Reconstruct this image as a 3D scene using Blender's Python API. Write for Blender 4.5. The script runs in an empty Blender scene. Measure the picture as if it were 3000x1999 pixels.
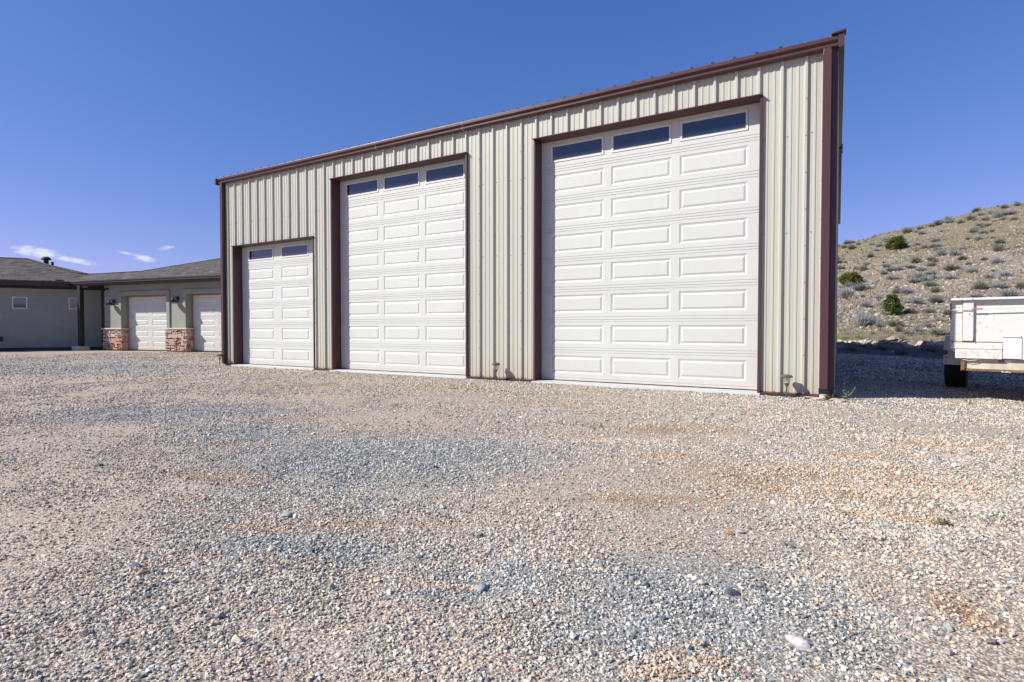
import bpy, math, random
import numpy as np
from mathutils import Vector, Matrix, noise
S = bpy.context.scene
C = S.collection
random.seed(7)
rng = np.random.default_rng(11)
R = math.radians

# ---------------------------------------------------------------- camera, sky, sun, exposure
cam_d = bpy.data.cameras.new('camera'); cam = bpy.data.objects.new('camera', cam_d); C.objects.link(cam)
cam_d.sensor_width = 36.0; cam_d.lens = 36 * 1624.63 / 3000
cam_d.clip_start = 0.05; cam_d.clip_end = 3000
yaw, pitch = R(30.441), R(-1.292)
fw = Vector((-math.sin(yaw) * math.cos(pitch), math.cos(yaw) * math.cos(pitch), math.sin(pitch)))
cam.location = (0.1, -8.73, 0.925)
cam.rotation_euler = fw.to_track_quat('-Z', 'Y').to_euler()
S.camera = cam

SUN = Vector((1.05, 1.0, -1.08)).normalized()        # the way the light travels
EL = math.asin(-SUN.z); AZ = math.atan2(-SUN.x, -SUN.y)
w = bpy.data.worlds.new('World'); S.world = w; w.use_nodes = True
nt = w.node_tree; N = nt.nodes; Lk = nt.links; N.clear()
sky = N.new('ShaderNodeTexSky'); sky.sky_type = 'NISHITA'; sky.sun_disc = False
sky.sun_elevation = EL; sky.sun_rotation = AZ
sky.altitude = 1600; sky.air_density = 1.0; sky.dust_density = 0.25; sky.ozone_density = 2.2
geo = N.new('ShaderNodeTexCoord')
sep = N.new('ShaderNodeSeparateXYZ'); Lk.new(geo.outputs['Generated'], sep.inputs[0])
def wm(op, a, b=None, c=None):
    n = N.new('ShaderNodeMath'); n.operation = op
    for i, v in enumerate((a, b, c)):
        if v is None: continue
        if isinstance(v, (int, float)): n.inputs[i].default_value = v
        else: Lk.new(v, n.inputs[i])
    return n.outputs[0]
# deeper, bluer air: one power law per channel over the whole sky
spc = N.new('ShaderNodeSeparateColor'); Lk.new(sky.outputs[0], spc.inputs[0]); cbc = N.new('ShaderNodeCombineColor')
for i, (k, p) in enumerate(((.83, 1.13), (1.27, .735), (2.60, .62))):
    Lk.new(wm('MULTIPLY', wm('POWER', spc.outputs[i], p), k), cbc.inputs[i])
az = wm('ARCTAN2', sep.outputs[0], sep.outputs[1]); el = wm('ARCSINE', sep.outputs[2])
cmb = N.new('ShaderNodeCombineXYZ'); Lk.new(az, cmb.inputs[0]); Lk.new(wm('MULTIPLY', el, 2.6), cmb.inputs[1])
nz = N.new('ShaderNodeTexNoise'); nz.inputs['Scale'].default_value = 85; nz.inputs['Detail'].default_value = 9; nz.inputs['Roughness'].default_value = 0.62
Lk.new(cmb.outputs[0], nz.inputs['Vector'])
tot = None
for a0, e0, ra, re, tilt, k in ((-70.9, 5.95, 1.9, .60, -0.10, 1.0), (-68.7, 5.50, 2.2, .30, -0.14, .9), (-63.95, 6.0, 1.1, 0.38, -0.16, .95), (-65.2, 6.35, .9, 0.18, -0.2, .6), (-62.3, 6.98, .75, 0.28, 0.25, .7)):
    da = wm('SUBTRACT', az, R(a0)); de = wm('SUBTRACT', wm('SUBTRACT', el, R(e0)), wm('MULTIPLY', da, tilt))
    q = wm('ADD', wm('POWER', wm('ABSOLUTE', wm('DIVIDE', da, R(ra))), 2), wm('POWER', wm('ABSOLUTE', wm('DIVIDE', de, R(re))), 2))
    m = wm('MULTIPLY', wm('MAXIMUM', wm('SUBTRACT', 1.0, q), 0.0), k)
    tot = m if tot is None else wm('MAXIMUM', tot, m)
d = wm('ADD', wm('MULTIPLY', tot, 1.25), wm('MULTIPLY', wm('SUBTRACT', nz.outputs[0], 0.5), 2.3))
mr = N.new('ShaderNodeMapRange'); mr.interpolation_type = 'SMOOTHSTEP'
mr.inputs['From Min'].default_value = 0.20; mr.inputs['From Max'].default_value = 1.45
Lk.new(d, mr.inputs['Value'])
fac = wm('MULTIPLY', wm('MULTIPLY', mr.outputs[0], wm('MINIMUM', wm('MULTIPLY', tot, 4.0), 1.0)), 0.9)
mx = N.new('ShaderNodeMixRGB'); Lk.new(fac, mx.inputs['Fac']); Lk.new(cbc.outputs[0], mx.inputs['Color1'])
mx.inputs['Color2'].default_value = (8.0, 8.3, 9.2, 1)
bg = N.new('ShaderNodeBackground'); bg.inputs['Strength'].default_value = 0.078
Lk.new(mx.outputs[0], bg.inputs['Color'])
wo = N.new('ShaderNodeOutputWorld'); Lk.new(bg.outputs[0], wo.inputs['Surface'])

sd = bpy.data.lights.new('sun', 'SUN'); sd.energy = 5.0; sd.angle = R(0.5); sd.color = (1.0, 0.965, 0.86)
so = bpy.data.objects.new('sun', sd); C.objects.link(so); so.rotation_euler = SUN.to_track_quat('-Z', 'Y').to_euler()
so.location = (-20, -25, 30)
vs = S.view_settings; vs.view_transform = 'Standard'; vs.look = 'None'; vs.exposure = 0.38; vs.gamma = 1.0; vs.use_curve_mapping = False

# ---------------------------------------------------------------- helpers
def tag(o, label=None, cat=None, group=None, kind=None):
    if label: o['label'] = label
    if cat: o['category'] = cat
    if group: o['group'] = group
    if kind: o['kind'] = kind
    return o
def empty(name, loc=(0, 0, 0), rz=0.0, label=None, cat=None, group=None, kind=None):
    o = bpy.data.objects.new(name, None); C.objects.link(o); o.location = loc; o.rotation_euler = (0, 0, rz)
    o.empty_display_size = 0.2
    return tag(o, label, cat, group, kind)
def link(name, me, parent=None, loc=None, rz=None):
    o = bpy.data.objects.new(name, me); C.objects.link(o)
    if parent: o.parent = parent
    if loc is not None: o.location = loc
    if rz is not None: o.rotation_euler = (0, 0, rz)
    return o
class MB:
    def __init__(s, M=None): s.v = []; s.f = []; s.M = M
    def add(s, vs, fs):
        b = len(s.v)
        for p in vs:
            p = Vector(p)
            if s.M is not None: p = s.M @ p
            s.v.append(tuple(p))
        s.f += [tuple(i + b for i in f) for f in fs]
        return s
    def box(s, x0, x1, y0, y1, z0, z1):
        return s.add([(x0, y0, z0), (x1, y0, z0), (x1, y1, z0), (x0, y1, z0), (x0, y0, z1), (x1, y0, z1), (x1, y1, z1), (x0, y1, z1)],
                     [(0, 3, 2, 1), (4, 5, 6, 7), (0, 1, 5, 4), (1, 2, 6, 5), (2, 3, 7, 6), (3, 0, 4, 7)])
    def prism(s, poly, x0, x1, axis='x'):
        """poly of (a,b) extruded along axis; axis x: (y,z); y: (x,z); z: (x,y)"""
        def P(a, b, t): return {'x': (t, a, b), 'y': (a, t, b), 'z': (a, b, t)}[axis]
        n = len(poly); vs = [P(a, b, x0) for a, b in poly] + [P(a, b, x1) for a, b in poly]
        fs = [(i, (i + 1) % n, n + (i + 1) % n, n + i) for i in range(n)] + [tuple(range(n))[::-1], tuple(range(n, 2 * n))]
        return s.add(vs, fs)
    def tube(s, pts, r, n=8, cap=True):
        pts = [Vector(p) for p in pts]; rings = []
        rr = r if isinstance(r, (list, tuple)) else [r] * len(pts)
        for i, p in enumerate(pts):
            t = (pts[min(i + 1, len(pts) - 1)] - pts[max(i - 1, 0)]).normalized()
            a = t.orthogonal().normalized() if abs(t.z) > 0.9 or True else None
            ref = Vector((0, 0, 1)) if abs(t.z) < 0.9 else Vector((1, 0, 0))
            a = (ref - t * ref.dot(t)).normalized(); b = t.cross(a)
            rings.append([tuple(p + (a * math.cos(k * 2 * math.pi / n) + b * math.sin(k * 2 * math.pi / n)) * rr[i]) for k in range(n)])
        vs = [q for g in rings for q in g]; fs = []
        for i in range(len(rings) - 1):
            for k in range(n): fs.append((i * n + k, i * n + (k + 1) % n, (i + 1) * n + (k + 1) % n, (i + 1) * n + k))
        if cap: fs += [tuple(range(n))[::-1], tuple(range((len(rings) - 1) * n, len(rings) * n))]
        return s.add(vs, fs)
    def lathe(s, prof, c=(0, 0, 0), n=16, cap=True):
        vs = []; fs = []
        for r, z in prof:
            for k in range(n):
                a = k * 2 * math.pi / n; vs.append((c[0] + r * math.cos(a), c[1] + r * math.sin(a), c[2] + z))
        for i in range(len(prof) - 1):
            for k in range(n): fs.append((i * n + k, i * n + (k + 1) % n, (i + 1) * n + (k + 1) % n, (i + 1) * n + k))
        if cap: fs += [tuple(range(n))[::-1], tuple(range((len(prof) - 1) * n, len(prof) * n))]
        return s.add(vs, fs)
    def mesh(s, name, mat, smooth=False):
        me = bpy.data.meshes.new(name); me.from_pydata(s.v, [], s.f); me.materials.append(mat)
        if smooth:
            me.polygons.foreach_set('use_smooth', [True] * len(me.polygons))
            me.set_sharp_from_angle(angle=R(38))
        me.update(); return me
    def build(s, name, mat, parent=None, bevel=0, smooth=False):
        o = link(name, s.mesh(name, mat, smooth), parent)
        if bevel:
            m = o.modifiers.new('bevel', 'BEVEL'); m.width = bevel; m.segments = 2; m.limit_method = 'ANGLE'; m.angle_limit = R(50)
        return o
def npmesh(name, V, F, mat):
    V = np.asarray(V, dtype=np.float32); F = np.asarray(F, dtype=np.int32); k = F.shape[1]
    me = bpy.data.meshes.new(name); me.vertices.add(len(V)); me.vertices.foreach_set('co', V.ravel())
    me.loops.add(F.size); me.loops.foreach_set('vertex_index', F.ravel())
    me.polygons.add(len(F)); me.polygons.foreach_set('loop_start', np.arange(0, F.size, k, dtype=np.int32))
    me.polygons.foreach_set('loop_total', np.full(len(F), k, dtype=np.int32))
    me.update(calc_edges=True); me.validate()
    if mat: me.materials.append(mat)
    return me

# ---------------------------------------------------------------- materials
class MT:
    def __init__(s, name, rough=0.6, spec=0.4, metal=0.0):
        s.m = bpy.data.materials.new(name); s.m.use_nodes = True; s.t = s.m.node_tree
        s.b = s.t.nodes['Principled BSDF']; s.b.inputs['Roughness'].default_value = rough
        s.b.inputs['Specular IOR Level'].default_value = spec; s.b.inputs['Metallic'].default_value = metal
        s.co = s.n('ShaderNodeNewGeometry').outputs['Position']
    def n(s, ty, **kw):
        n = s.t.nodes.new(ty)
        for k, v in kw.items(): setattr(n, k, v)
        return n
    def l(s, a, b): s.t.links.new(a, b)
    def obj(s): s.co = s.n('ShaderNodeTexCoord').outputs['Object']; return s
    def noise(s, scale, detail=4, rough=0.55, stretch=None):
        t = s.n('ShaderNodeTexNoise'); t.inputs['Scale'].default_value = scale; t.inputs['Detail'].default_value = detail; t.inputs['Roughness'].default_value = rough
        v = s.co
        if stretch:
            m = s.n('ShaderNodeVectorMath', operation='MULTIPLY'); m.inputs[1].default_value = stretch; s.l(v, m.inputs[0]); v = m.outputs[0]
        s.l(v, t.inputs['Vector']); return t.outputs[0]
    def ramp(s, fac, stops, interp='LINEAR'):
        r = s.n('ShaderNodeValToRGB'); r.color_ramp.interpolation = interp
        el = r.color_ramp.elements
        while len(el) < len(stops): el.new(0.5)
        for e, (p, c) in zip(el, stops): e.position = p; e.color = (*c, 1) if len(c) == 3 else c
        s.l(fac, r.inputs[0]); return r.outputs[0]
    def mix(s, f, a, b, mode='MIX'):
        m = s.n('ShaderNodeMixRGB', blend_type=mode)
        for i, v in enumerate((f, a, b)):
            if isinstance(v, (int, float)): m.inputs[i].default_value = v
            elif isinstance(v, tuple): m.inputs[i].default_value = (*v, 1)
            else: s.l(v, m.inputs[i])
        return m.outputs[0]
    def math(s, op, a, b=None):
        m = s.n('ShaderNodeMath', operation=op)
        for i, v in enumerate((a, b)):
            if v is None: continue
            if isinstance(v, (int, float)): m.inputs[i].default_value = v
            else: s.l(v, m.inputs[i])
        return m.outputs[0]
    def col(s, c):
        if isinstance(c, tuple): s.b.inputs['Base Color'].default_value = (*c, 1)
        else: s.l(c, s.b.inputs['Base Color'])
        return s
    def bump(s, h, strength=0.3, dist=0.01):
        b = s.n('ShaderNodeBump'); b.inputs['Strength'].default_value = strength; b.inputs['Distance'].default_value = dist
        s.l(h, b.inputs['Height']); s.l(b.outputs[0], s.b.inputs['Normal']); return s

def paint(name, c, rough=0.4, var=0.06, bumps=0.05, scale=3, stretch=(1, 1, .15), dirt=None):
    m = MT(name, rough); a = m.noise(scale, 5, .6, stretch)
    lo = tuple(x * (1 - var) for x in c); hi = tuple(min(1, x * (1 + var)) for x in c)
    col = m.ramp(a, [(.3, lo), (.7, hi)])
    if dirt:
        # splash dust near the ground and faint streaks
        sp = m.n('ShaderNodeSeparateXYZ'); m.l(m.co, sp.inputs[0])
        g = m.n('ShaderNodeMapRange'); g.inputs['From Min'].default_value = 0.45; g.inputs['From Max'].default_value = 0.0
        m.l(sp.outputs[2], g.inputs['Value'])
        k = m.math('MULTIPLY', g.outputs[0], m.math('MULTIPLY', m.noise(9, 6, .7), dirt))
        col = m.mix(k, col, (.42, .34, .24))
    m.col(col)
    if bumps: m.bump(m.noise(40, 3), bumps, .002)
    return m.m
m_siding = paint('siding_tan', (.462, .448, .388), .42, .035, .04, 2.0, dirt=.8)
m_brown = paint('trim_brown', (.080, .036, .038), .33, .10, .05, 3)
m_roof = paint('roof_metal', (.30, .24, .22), .4)
m_black = paint('black_rubber', (.012, .012, .013), .6, .2)
m_pvc = paint('pvc_pipe', (.62, .57, .50), .5)
m_screw = paint('screw_head', (.20, .19, .17), .4)
m_concrete = MT('concrete', .85); m_concrete.col(m_concrete.ramp(m_concrete.noise(14, 6, .7), [(.3, (.46, .45, .43)), (.7, (.6, .59, .57))])).bump(m_concrete.noise(60, 5), .3, .004); m_concrete = m_concrete.m
# overhead door paint with an embossed woodgrain
m = MT('door_paint', .42, .35)
g = m.noise(22, 5, .65, (.9, 1, 7)); big = m.noise(1.1, 3)
spz = m.n('ShaderNodeSeparateXYZ'); m.l(m.co, spz.inputs[0])
gr = m.n('ShaderNodeMapRange'); gr.inputs['From Min'].default_value = .5; gr.inputs['From Max'].default_value = .02; m.l(spz.outputs[2], gr.inputs['Value'])
cc = m.ramp(big, [(.3, (.560, .556, .530)), (.7, (.588, .586, .562))])
cc = m.mix(m.math('MULTIPLY', gr.outputs[0], m.math('MULTIPLY', m.noise(6, 6, .7), .62)), cc, (.44, .37, .28))
dn = m.math('ADD', m.math('MULTIPLY', g, .12), m.math('MULTIPLY', m.noise(1.9, 2, .5, (1, 1, .55)), 1.0))
m.col(cc).bump(dn, .22, .02); m_door = m.m
m_frame = paint('window_frame_white', (.66, .66, .655), .4, .02)
# dark dusty glass
m = MT('door_glass', .06, .9)
dz = m.n('ShaderNodeSeparateXYZ'); m.l(m.n('ShaderNodeTexCoord').outputs['Object'], dz.inputs[0])
gg = m.n('ShaderNodeMapRange'); gg.inputs['From Min'].default_value = .09; gg.inputs['From Max'].default_value = .0; m.l(dz.outputs[2], gg.inputs['Value'])
du = m.math('MULTIPLY', gg.outputs[0], m.math('MULTIPLY', m.noise(60, 5, .7), .55))
m.col(m.mix(du, (.006, .012, .03), (.5, .5, .5)))
m.b.inputs['IOR'].default_value = 1.6
m_glass = m.m
m = MT('house_glass', .04, .9); m.col((.012, .016, .018)); m.b.inputs['IOR'].default_value = 1.8; m_hglass = m.m
# stucco
m = MT('stucco', .9, .2)
a = m.noise(1.2, 6, .65); m.col(m.ramp(a, [(.3, (.255, .262, .235)), (.7, (.315, .32, .285))])).bump(m.noise(45, 4, .7), .5, .01); m_stucco = m.m
m_hbrown = paint('house_trim_brown', (.045, .034, .038), .45, .1)
m_hwood = paint('door_jamb_wood', (.30, .20, .12), .6, .1)
m_hpost = paint('post_dark_stain', (.022, .017, .018), .5, .2)
# shingles
m = MT('asphalt_shingle', .95, .15)
tc = m.n('ShaderNodeTexCoord'); mp = m.n('ShaderNodeMapping'); m.l(tc.outputs['UV'], mp.inputs[0])
bk = m.n('ShaderNodeTexBrick'); bk.offset = .37; bk.offset_frequency = 2
bk.inputs['Scale'].default_value = 1; bk.inputs['Brick Width'].default_value = .30; bk.inputs['Row Height'].default_value = .143
bk.inputs['Mortar Size'].default_value = .010; bk.inputs['Mortar Smooth'].default_value = .3; bk.inputs['Bias'].default_value = 0
bk.inputs['Color1'].default_value = (.085, .073, .068, 1); bk.inputs['Color2'].default_value = (.19, .165, .155, 1); bk.inputs['Mortar'].default_value = (.03, .026, .025, 1)
wv = m.n('ShaderNodeTexNoise'); wv.inputs['Scale'].default_value = 3; m.l(tc.outputs['UV'], wv.inputs['Vector'])
vv = m.n('ShaderNodeVectorMath', operation='SCALE'); vv.inputs['Scale'].default_value = .03; m.l(wv.outputs[1], vv.inputs[0])
va = m.n('ShaderNodeVectorMath', operation='ADD'); m.l(mp.outputs[0], va.inputs[0]); m.l(vv.outputs[0], va.inputs[1])
m.l(va.outputs[0], bk.inputs['Vector'])
c2 = m.mix(.35, bk.outputs[0], m.ramp(m.noise(2.2, 5, .7), [(.3, (.35, .33, .33)), (.7, (1, 1, 1))]), 'MULTIPLY')
m.col(c2).bump(bk.outputs[1], -.8, .012); m_shingle = m.m
# stone veneer, random by object
def stonemat(name, stops):
    m = MT(name, .85, .2); oi = m.n('ShaderNodeObjectInfo')
    c = m.ramp(oi.outputs['Random'], stops, 'CONSTANT')
    c = m.mix(.5, c, m.ramp(m.noise(18, 6, .7), [(.25, (.45, .42, .42)), (.75, (1.1, 1.1, 1.1))]), 'MULTIPLY')
    m.col(c).bump(m.noise(30, 6, .7), .6, .012); return m.m
m_stone = stonemat('sandstone', [(0, (.50, .32, .26)), (.2, (.55, .41, .35)), (.42, (.40, .16, .11)), (.48, (.54, .43, .38)), (.66, (.52, .33, .24)), (.80, (.40, .15, .11)), (.9, (.58, .47, .42))])
m_flag = stonemat('flagstone_pink', [(0, (.52, .42, .36)), (.3, (.50, .36, .31)), (.6, (.56, .50, .45)), (.8, (.40, .38, .36))])
m_rubble = stonemat('rubble', [(0, (.50, .38, .30)), (.25, (.42, .24, .18)), (.45, (.55, .50, .43)), (.6, (.38, .33, .29)), (.8, (.52, .42, .34))])
m_hstone = stonemat('hill_stone', [(0, (.50, .42, .36)), (.3, (.44, .36, .31)), (.5, (.56, .50, .44)), (.7, (.36, .31, .27)), (.85, (.50, .45, .39))])
m_mortar = paint('mortar', (.24, .20, .17), .9)
m_cap = MT('stone_cap', .85); m_cap.col(m_cap.ramp(m_cap.noise(9, 6, .7), [(.3, (.50, .42, .34)), (.7, (.66, .58, .50))])).bump(m_cap.noise(25, 5), .6, .02); m_cap = m_cap.m
# lamps
m_sconce = paint('sconce_black', (.022, .020, .022), .35, .1)
m_bronze = paint('bronze_metal', (.10, .085, .08), .35, .1)
m_lampglass = MT('lamp_glass', .12, .6); m_lampglass.col((.85, .87, .85)); m_lampglass.b.inputs['Transmission Weight'].default_value = .9; m_lampglass = m_lampglass.m

# ---------------------------------------------------------------- ground colour, shared by sheet and gravel
def patch(m, lst, warp=.35):
    """soft mask: union of ellipses (cx,cy,rx,ry,angle) on the ground, edges broken by noise"""
    nn = m.n('ShaderNodeTexNoise'); nn.inputs['Scale'].default_value = .9; nn.inputs['Detail'].default_value = 6; nn.inputs['Roughness'].default_value = .65
    m.l(m.co, nn.inputs['Vector'])
    sub = m.n('ShaderNodeVectorMath', operation='SUBTRACT'); m.l(nn.outputs[1], sub.inputs[0]); sub.inputs[1].default_value = (.5, .5, .5)
    sc = m.n('ShaderNodeVectorMath', operation='SCALE'); m.l(sub.outputs[0], sc.inputs[0]); sc.inputs['Scale'].default_value = warp * 4
    pos = m.n('ShaderNodeVectorMath', operation='ADD'); m.l(m.co, pos.inputs[0]); m.l(sc.outputs[0], pos.inputs[1])
    tot = None
    for cx, cy, rx, ry, an in lst:
        mp = m.n('ShaderNodeMapping', vector_type='TEXTURE'); mp.inputs['Location'].default_value = (cx, cy, 0); mp.inputs['Rotation'].default_value = (0, 0, R(an)); mp.inputs['Scale'].default_value = (rx, ry, 50)
        m.l(pos.outputs[0], mp.inputs[0])
        ln = m.n('ShaderNodeVectorMath', operation='LENGTH'); m.l(mp.outputs[0], ln.inputs[0])
        mr = m.n('ShaderNodeMapRange', interpolation_type='SMOOTHSTEP'); mr.inputs['From Min'].default_value = 1.25; mr.inputs['From Max'].default_value = .35
        m.l(ln.outputs['Value'], mr.inputs['Value'])
        tot = mr.outputs[0] if tot is None else m.math('MAXIMUM', tot, mr.outputs[0])
    return tot
BLUE = [(-2.8, -5.6, 1.5, 1.15, 30), (-.31, -6.85, .58, .46, 30), (-6.5, -5.2, 1.6, .9, 35), (-1.05, -6.95, .40, .20, 30), (-15.5, -2.6, 4.5, 2.0, 30), (-1.2, -.20, 14, .14, 0), (-4.6, -5.6, .9, .6, 30), (-1.9, -7.12, .6, .16, 30)]
ORANGE = [(-1.9, -4.1, .35, .16, 10), (.35, -3.75, .35, .16, 40), (-3.4, -6.6, .5, .12, 28), (-.95, -4.55, .35, .14, 25), (-7.5, -2.3, 1.2, .25, 25), (.3, -5.35, .3, .1, 30), (.06, -4.75, .95, .52, 24), (.55, -4.35, .5, .4, 30), (-1.25, -3.4, .6, .25, 30), (.52, -6.45, .11, .24, 30), (-.24, -7.14, .14, .09, 30), (-1.27, -7.08, .32, .05, 30), (-2.0, -6.88, .55, .09, 30), (.95, -3.0, .6, .3, 20), (-.75, -5.6, .5, .18, 30), (-3.0, -2.2, 1.0, .25, 20), (-5.5, -1.4, 1.6, .28, 5)]
SIDE_SHADE = [(2.6, 9.5, 3.2, 6.5, -10)]  # side yard area where the soil colour is darkened to deepen the building's shade
def ground_mat():
    m = MT('gravel_ground', .95, .15)
    blue = patch(m, BLUE, .2); orange = patch(m, ORANGE, .20)
    big = m.noise(.5, 5, .6); fine = m.noise(28, 7, .75)
    tan = m.ramp(fine, [(.3, (.36, .285, .21)), (.5, (.63, .53, .425)), (.72, (.80, .71, .60))])
    gry = m.ramp(fine, [(.3, (.20, .195, .19)), (.5, (.42, .41, .395)), (.72, (.70, .69, .67))])
    org = m.ramp(fine, [(.3, (.27, .17, .10)), (.5, (.47, .325, .21)), (.72, (.66, .51, .37))])
    c = m.mix(m.ramp(big, [(.42, (0, 0, 0)), (.62, (.2, .2, .2))]), tan, gry)
    c = m.mix(m.math('MULTIPLY', blue, .8), c, gry); c = m.mix(m.math('MULTIPLY', orange, m.ramp(m.noise(3.5, 7, .75), [(.38, (.25, .25, .25)), (.58, (1, 1, 1))])), c, org)
    c = m.mix(m.math('MULTIPLY', patch(m, SIDE_SHADE, .5), .9), c, m.ramp(fine, [(.3, (.07, .052, .040)), (.55, (.14, .11, .085)), (.75, (.26, .22, .18))]))  # shade painted into the side yard as a dark soil tone
    # pebble cells: light and dark stones
    vo = m.n('ShaderNodeTexVoronoi'); vo.inputs['Scale'].default_value = 110; m.l(m.co, vo.inputs['Vector'])
    sp = m.n('ShaderNodeSeparateColor'); m.l(vo.outputs['Color'], sp.inputs[0])
    c = m.mix(.65, c, m.ramp(sp.outputs[0], [(0, (.38, .38, .39)), (.25, (.75, .74, .73)), (.6, (1.02, 1, .98)), (1, (1.4, 1.35, 1.27))]), 'MULTIPLY')
    edge = m.ramp(vo.outputs['Distance'], [(.0, (1, 1, 1)), (.36, (1, 1, 1)), (.70, (.30, .28, .26))])
    c = m.mix(.8, c, edge, 'MULTIPLY')
    m.col(c)
    h = m.math('ADD', m.math('MULTIPLY', vo.outputs['Distance'], -1.0), m.math('MULTIPLY', fine, .5))
    m.bump(h, .5, .008); return m.m
def pebble_mat():
    m = MT('gravel_stones', .8, .25); oi = m.n('ShaderNodeObjectInfo'); r = oi.outputs['Random']
    blue = patch(m, BLUE, .2); orange = patch(m, ORANGE, .20)
    wn = m.n('ShaderNodeTexWhiteNoise', noise_dimensions='1D'); m.l(r, wn.inputs['W']); r2 = wn.outputs[0]
    tan = m.ramp(r, [(0, (.42, .40, .365)), (.16, (.70, .575, .45)), (.38, (.75, .645, .53)), (.52, (.50, .475, .44)), (.64, (.84, .79, .71)), (.72, (.54, .42, .32)), (.82, (.19, .19, .19)), (.94, (.46, .31, .22))], 'CONSTANT')
    gry = m.ramp(r, [(0, (.23, .265, .28)), (.24, (.33, .37, .385)), (.44, (.47, .49, .485)), (.58, (.14, .165, .185)), (.72, (.64, .64, .61)), (.82, (.74, .66, .56)), (.93, (.82, .80, .76))], 'CONSTANT')
    org = m.ramp(r, [(0, (.62, .45, .31)), (.3, (.50, .47, .42)), (.42, (.72, .57, .42)), (.68, (.42, .27, .17)), (.82, (.76, .67, .56))], 'CONSTANT')
    big = m.noise(.5, 5, .6)
    mb = m.math('MAXIMUM', m.math('MULTIPLY', blue, .80), m.ramp(big, [(.42, (.12, .12, .12)), (.62, (.30, .30, .30))]))
    pick = m.math('LESS_THAN', r2, mb)
    c = m.mix(pick, tan, gry)
    c = m.mix(m.math('LESS_THAN', r2, m.math('MULTIPLY', orange, m.ramp(m.noise(3.5, 7, .75), [(.38, (.2, .2, .2)), (.60, (.95, .95, .95))]))), c, org)
    c = m.mix(.6, c, m.ramp(m.noise(90, 4, .7), [(.25, (.62, .6, .58)), (.7, (1.08, 1.07, 1.03))]), 'MULTIPLY')
    m.col(c); return m.m
m_ground = ground_mat(); m_pebble = pebble_mat()

def sstep(a, b, x):
    t = min(1, max(0, (x - a) / (b - a))); return t * t * (3 - 2 * t)
def gh(x, y):
    """height of the gravel pad"""
    h = -0.035 - 0.075 * sstep(0.0, 2.8, x) * sstep(-3.0, 1.5, y)
    h += 0.014 * noise.noise(Vector((x * .9, y * .9, 0))) + 0.009 * noise.noise(Vector((x * 3.1, y * 3.1, 4)))
    for c_ in (-2.2, -.55):   # two shallow wheel tracks curving across the yard
        q = (x * .5 - y * .866) * 1.0 - (c_ + 4.6) + .25 * math.sin((x * .866 + y * .5) * .35); h -= .016 * math.exp(-(q / .22) ** 2)
    if -14 < x < .1 and -.6 < y: h = h * .6 - .012
    h -= .05 * sstep(-5.5, -8.5, y) * 0
    return h

# ground sheet, graded spacing
def graded(lim, n, c0):
    u = np.linspace(-1, 1, n); k = 6.3
    return c0 + np.sinh(u * k) / np.sinh(k) * lim
gx = graded(900, 301, -2.0); gy = graded(900, 301, -4.0)
V = []
for y in gy:
    for x in gx: V.append((x, y, gh(x, y) if abs(x) < 60 and abs(y) < 60 else -.05))
n = len(gx); idx = np.arange(n * n).reshape(n, n)
F = np.stack([idx[:-1, :-1], idx[:-1, 1:], idx[1:, 1:], idx[1:, :-1]], -1).reshape(-1, 4)
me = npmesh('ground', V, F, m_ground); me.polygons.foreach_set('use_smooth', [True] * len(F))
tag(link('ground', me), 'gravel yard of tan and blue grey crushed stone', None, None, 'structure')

# ================================================================ METAL BUILDING
PITCH = 0.301; RIB0 = -0.612; XL = -13.775; XR = 0.03; DEPTH = 14.2; EAVE = 4.70; RH = 0.037; RISE = 0.62 / 7.1
bld = empty('metal_garage', (0, 0, 0), 0, 'tall tan ribbed metal garage with brown trim and three white overhead doors', 'building')
OPEN = [(-4.552, -.875, 4.267), (-9.696, -6.008, 4.267), (-13.327, -10.28, 3.045)]
def rib_profile(x0, x1, phase):
    """(u, protrusion) polyline of the ribbed sheet between x0 and x1"""
    pts = []
    k0 = math.floor((x0 - phase) / PITCH) - 1; k1 = math.ceil((x1 - phase) / PITCH) + 1
    for k in range(k0, k1 + 1):
        c = phase + k * PITCH
        pts += [(c - .036, 0), (c - .014, RH), (c + .014, RH), (c + .034, 0)]
        for q in (.36, .66):
            e = c + q * PITCH; pts += [(e - .018, 0), (e - .010, .007), (e + .010, .007), (e + .018, 0)]
    def at(u):
        for (a, p), (b, q) in zip(pts, pts[1:]):
            if a <= u <= b: return p + (q - p) * (u - a) / max(b - a, 1e-6)
        return 0
    out = [(x0, at(x0))] + [(u, p) for u, p in pts if x0 + 1e-4 < u < x1 - 1e-4] + [(x1, at(x1))]
    return out
def wall_panel(x0, x1, z0, z1, mode='front', off=0.0):
    pr = rib_profile(x0, x1, RIB0 if mode == 'front' else .3); vs = []; fs = []
    for u, p in pr:
        zt = z1(u) if callable(z1) else z1
        P = (u, -p - off) if mode == 'front' else ((XR + p, u) if mode == 'right' else (XL - p, u))
        B = (u, .03) if mode == 'front' else ((XR - .03, u) if mode == 'right' else (XL + .03, u))
        vs += [(*P, z0), (*P, zt), (*B, z0), (*B, zt)]
    for i in range(len(pr) - 1):
        a = 4 * i; b = a + 4
        fs += [(a, b, b + 1, a + 1), (a + 2, a + 3, b + 3, b + 2), (a, a + 2, b + 2, b), (a + 1, b + 1, b + 3, a + 3)]
    fs += [(0, 1, 3, 2), (len(vs) - 4, len(vs) - 2, len(vs) - 1, len(vs) - 3)]
    m = MB(); m.add(vs, fs); return m.build('wall_panel', m_siding, bld)
edges = [XR]; e = RIB0 + PITCH
while e > XL: edges.append(e); e -= 3 * PITCH
edges.append(XL)
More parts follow.
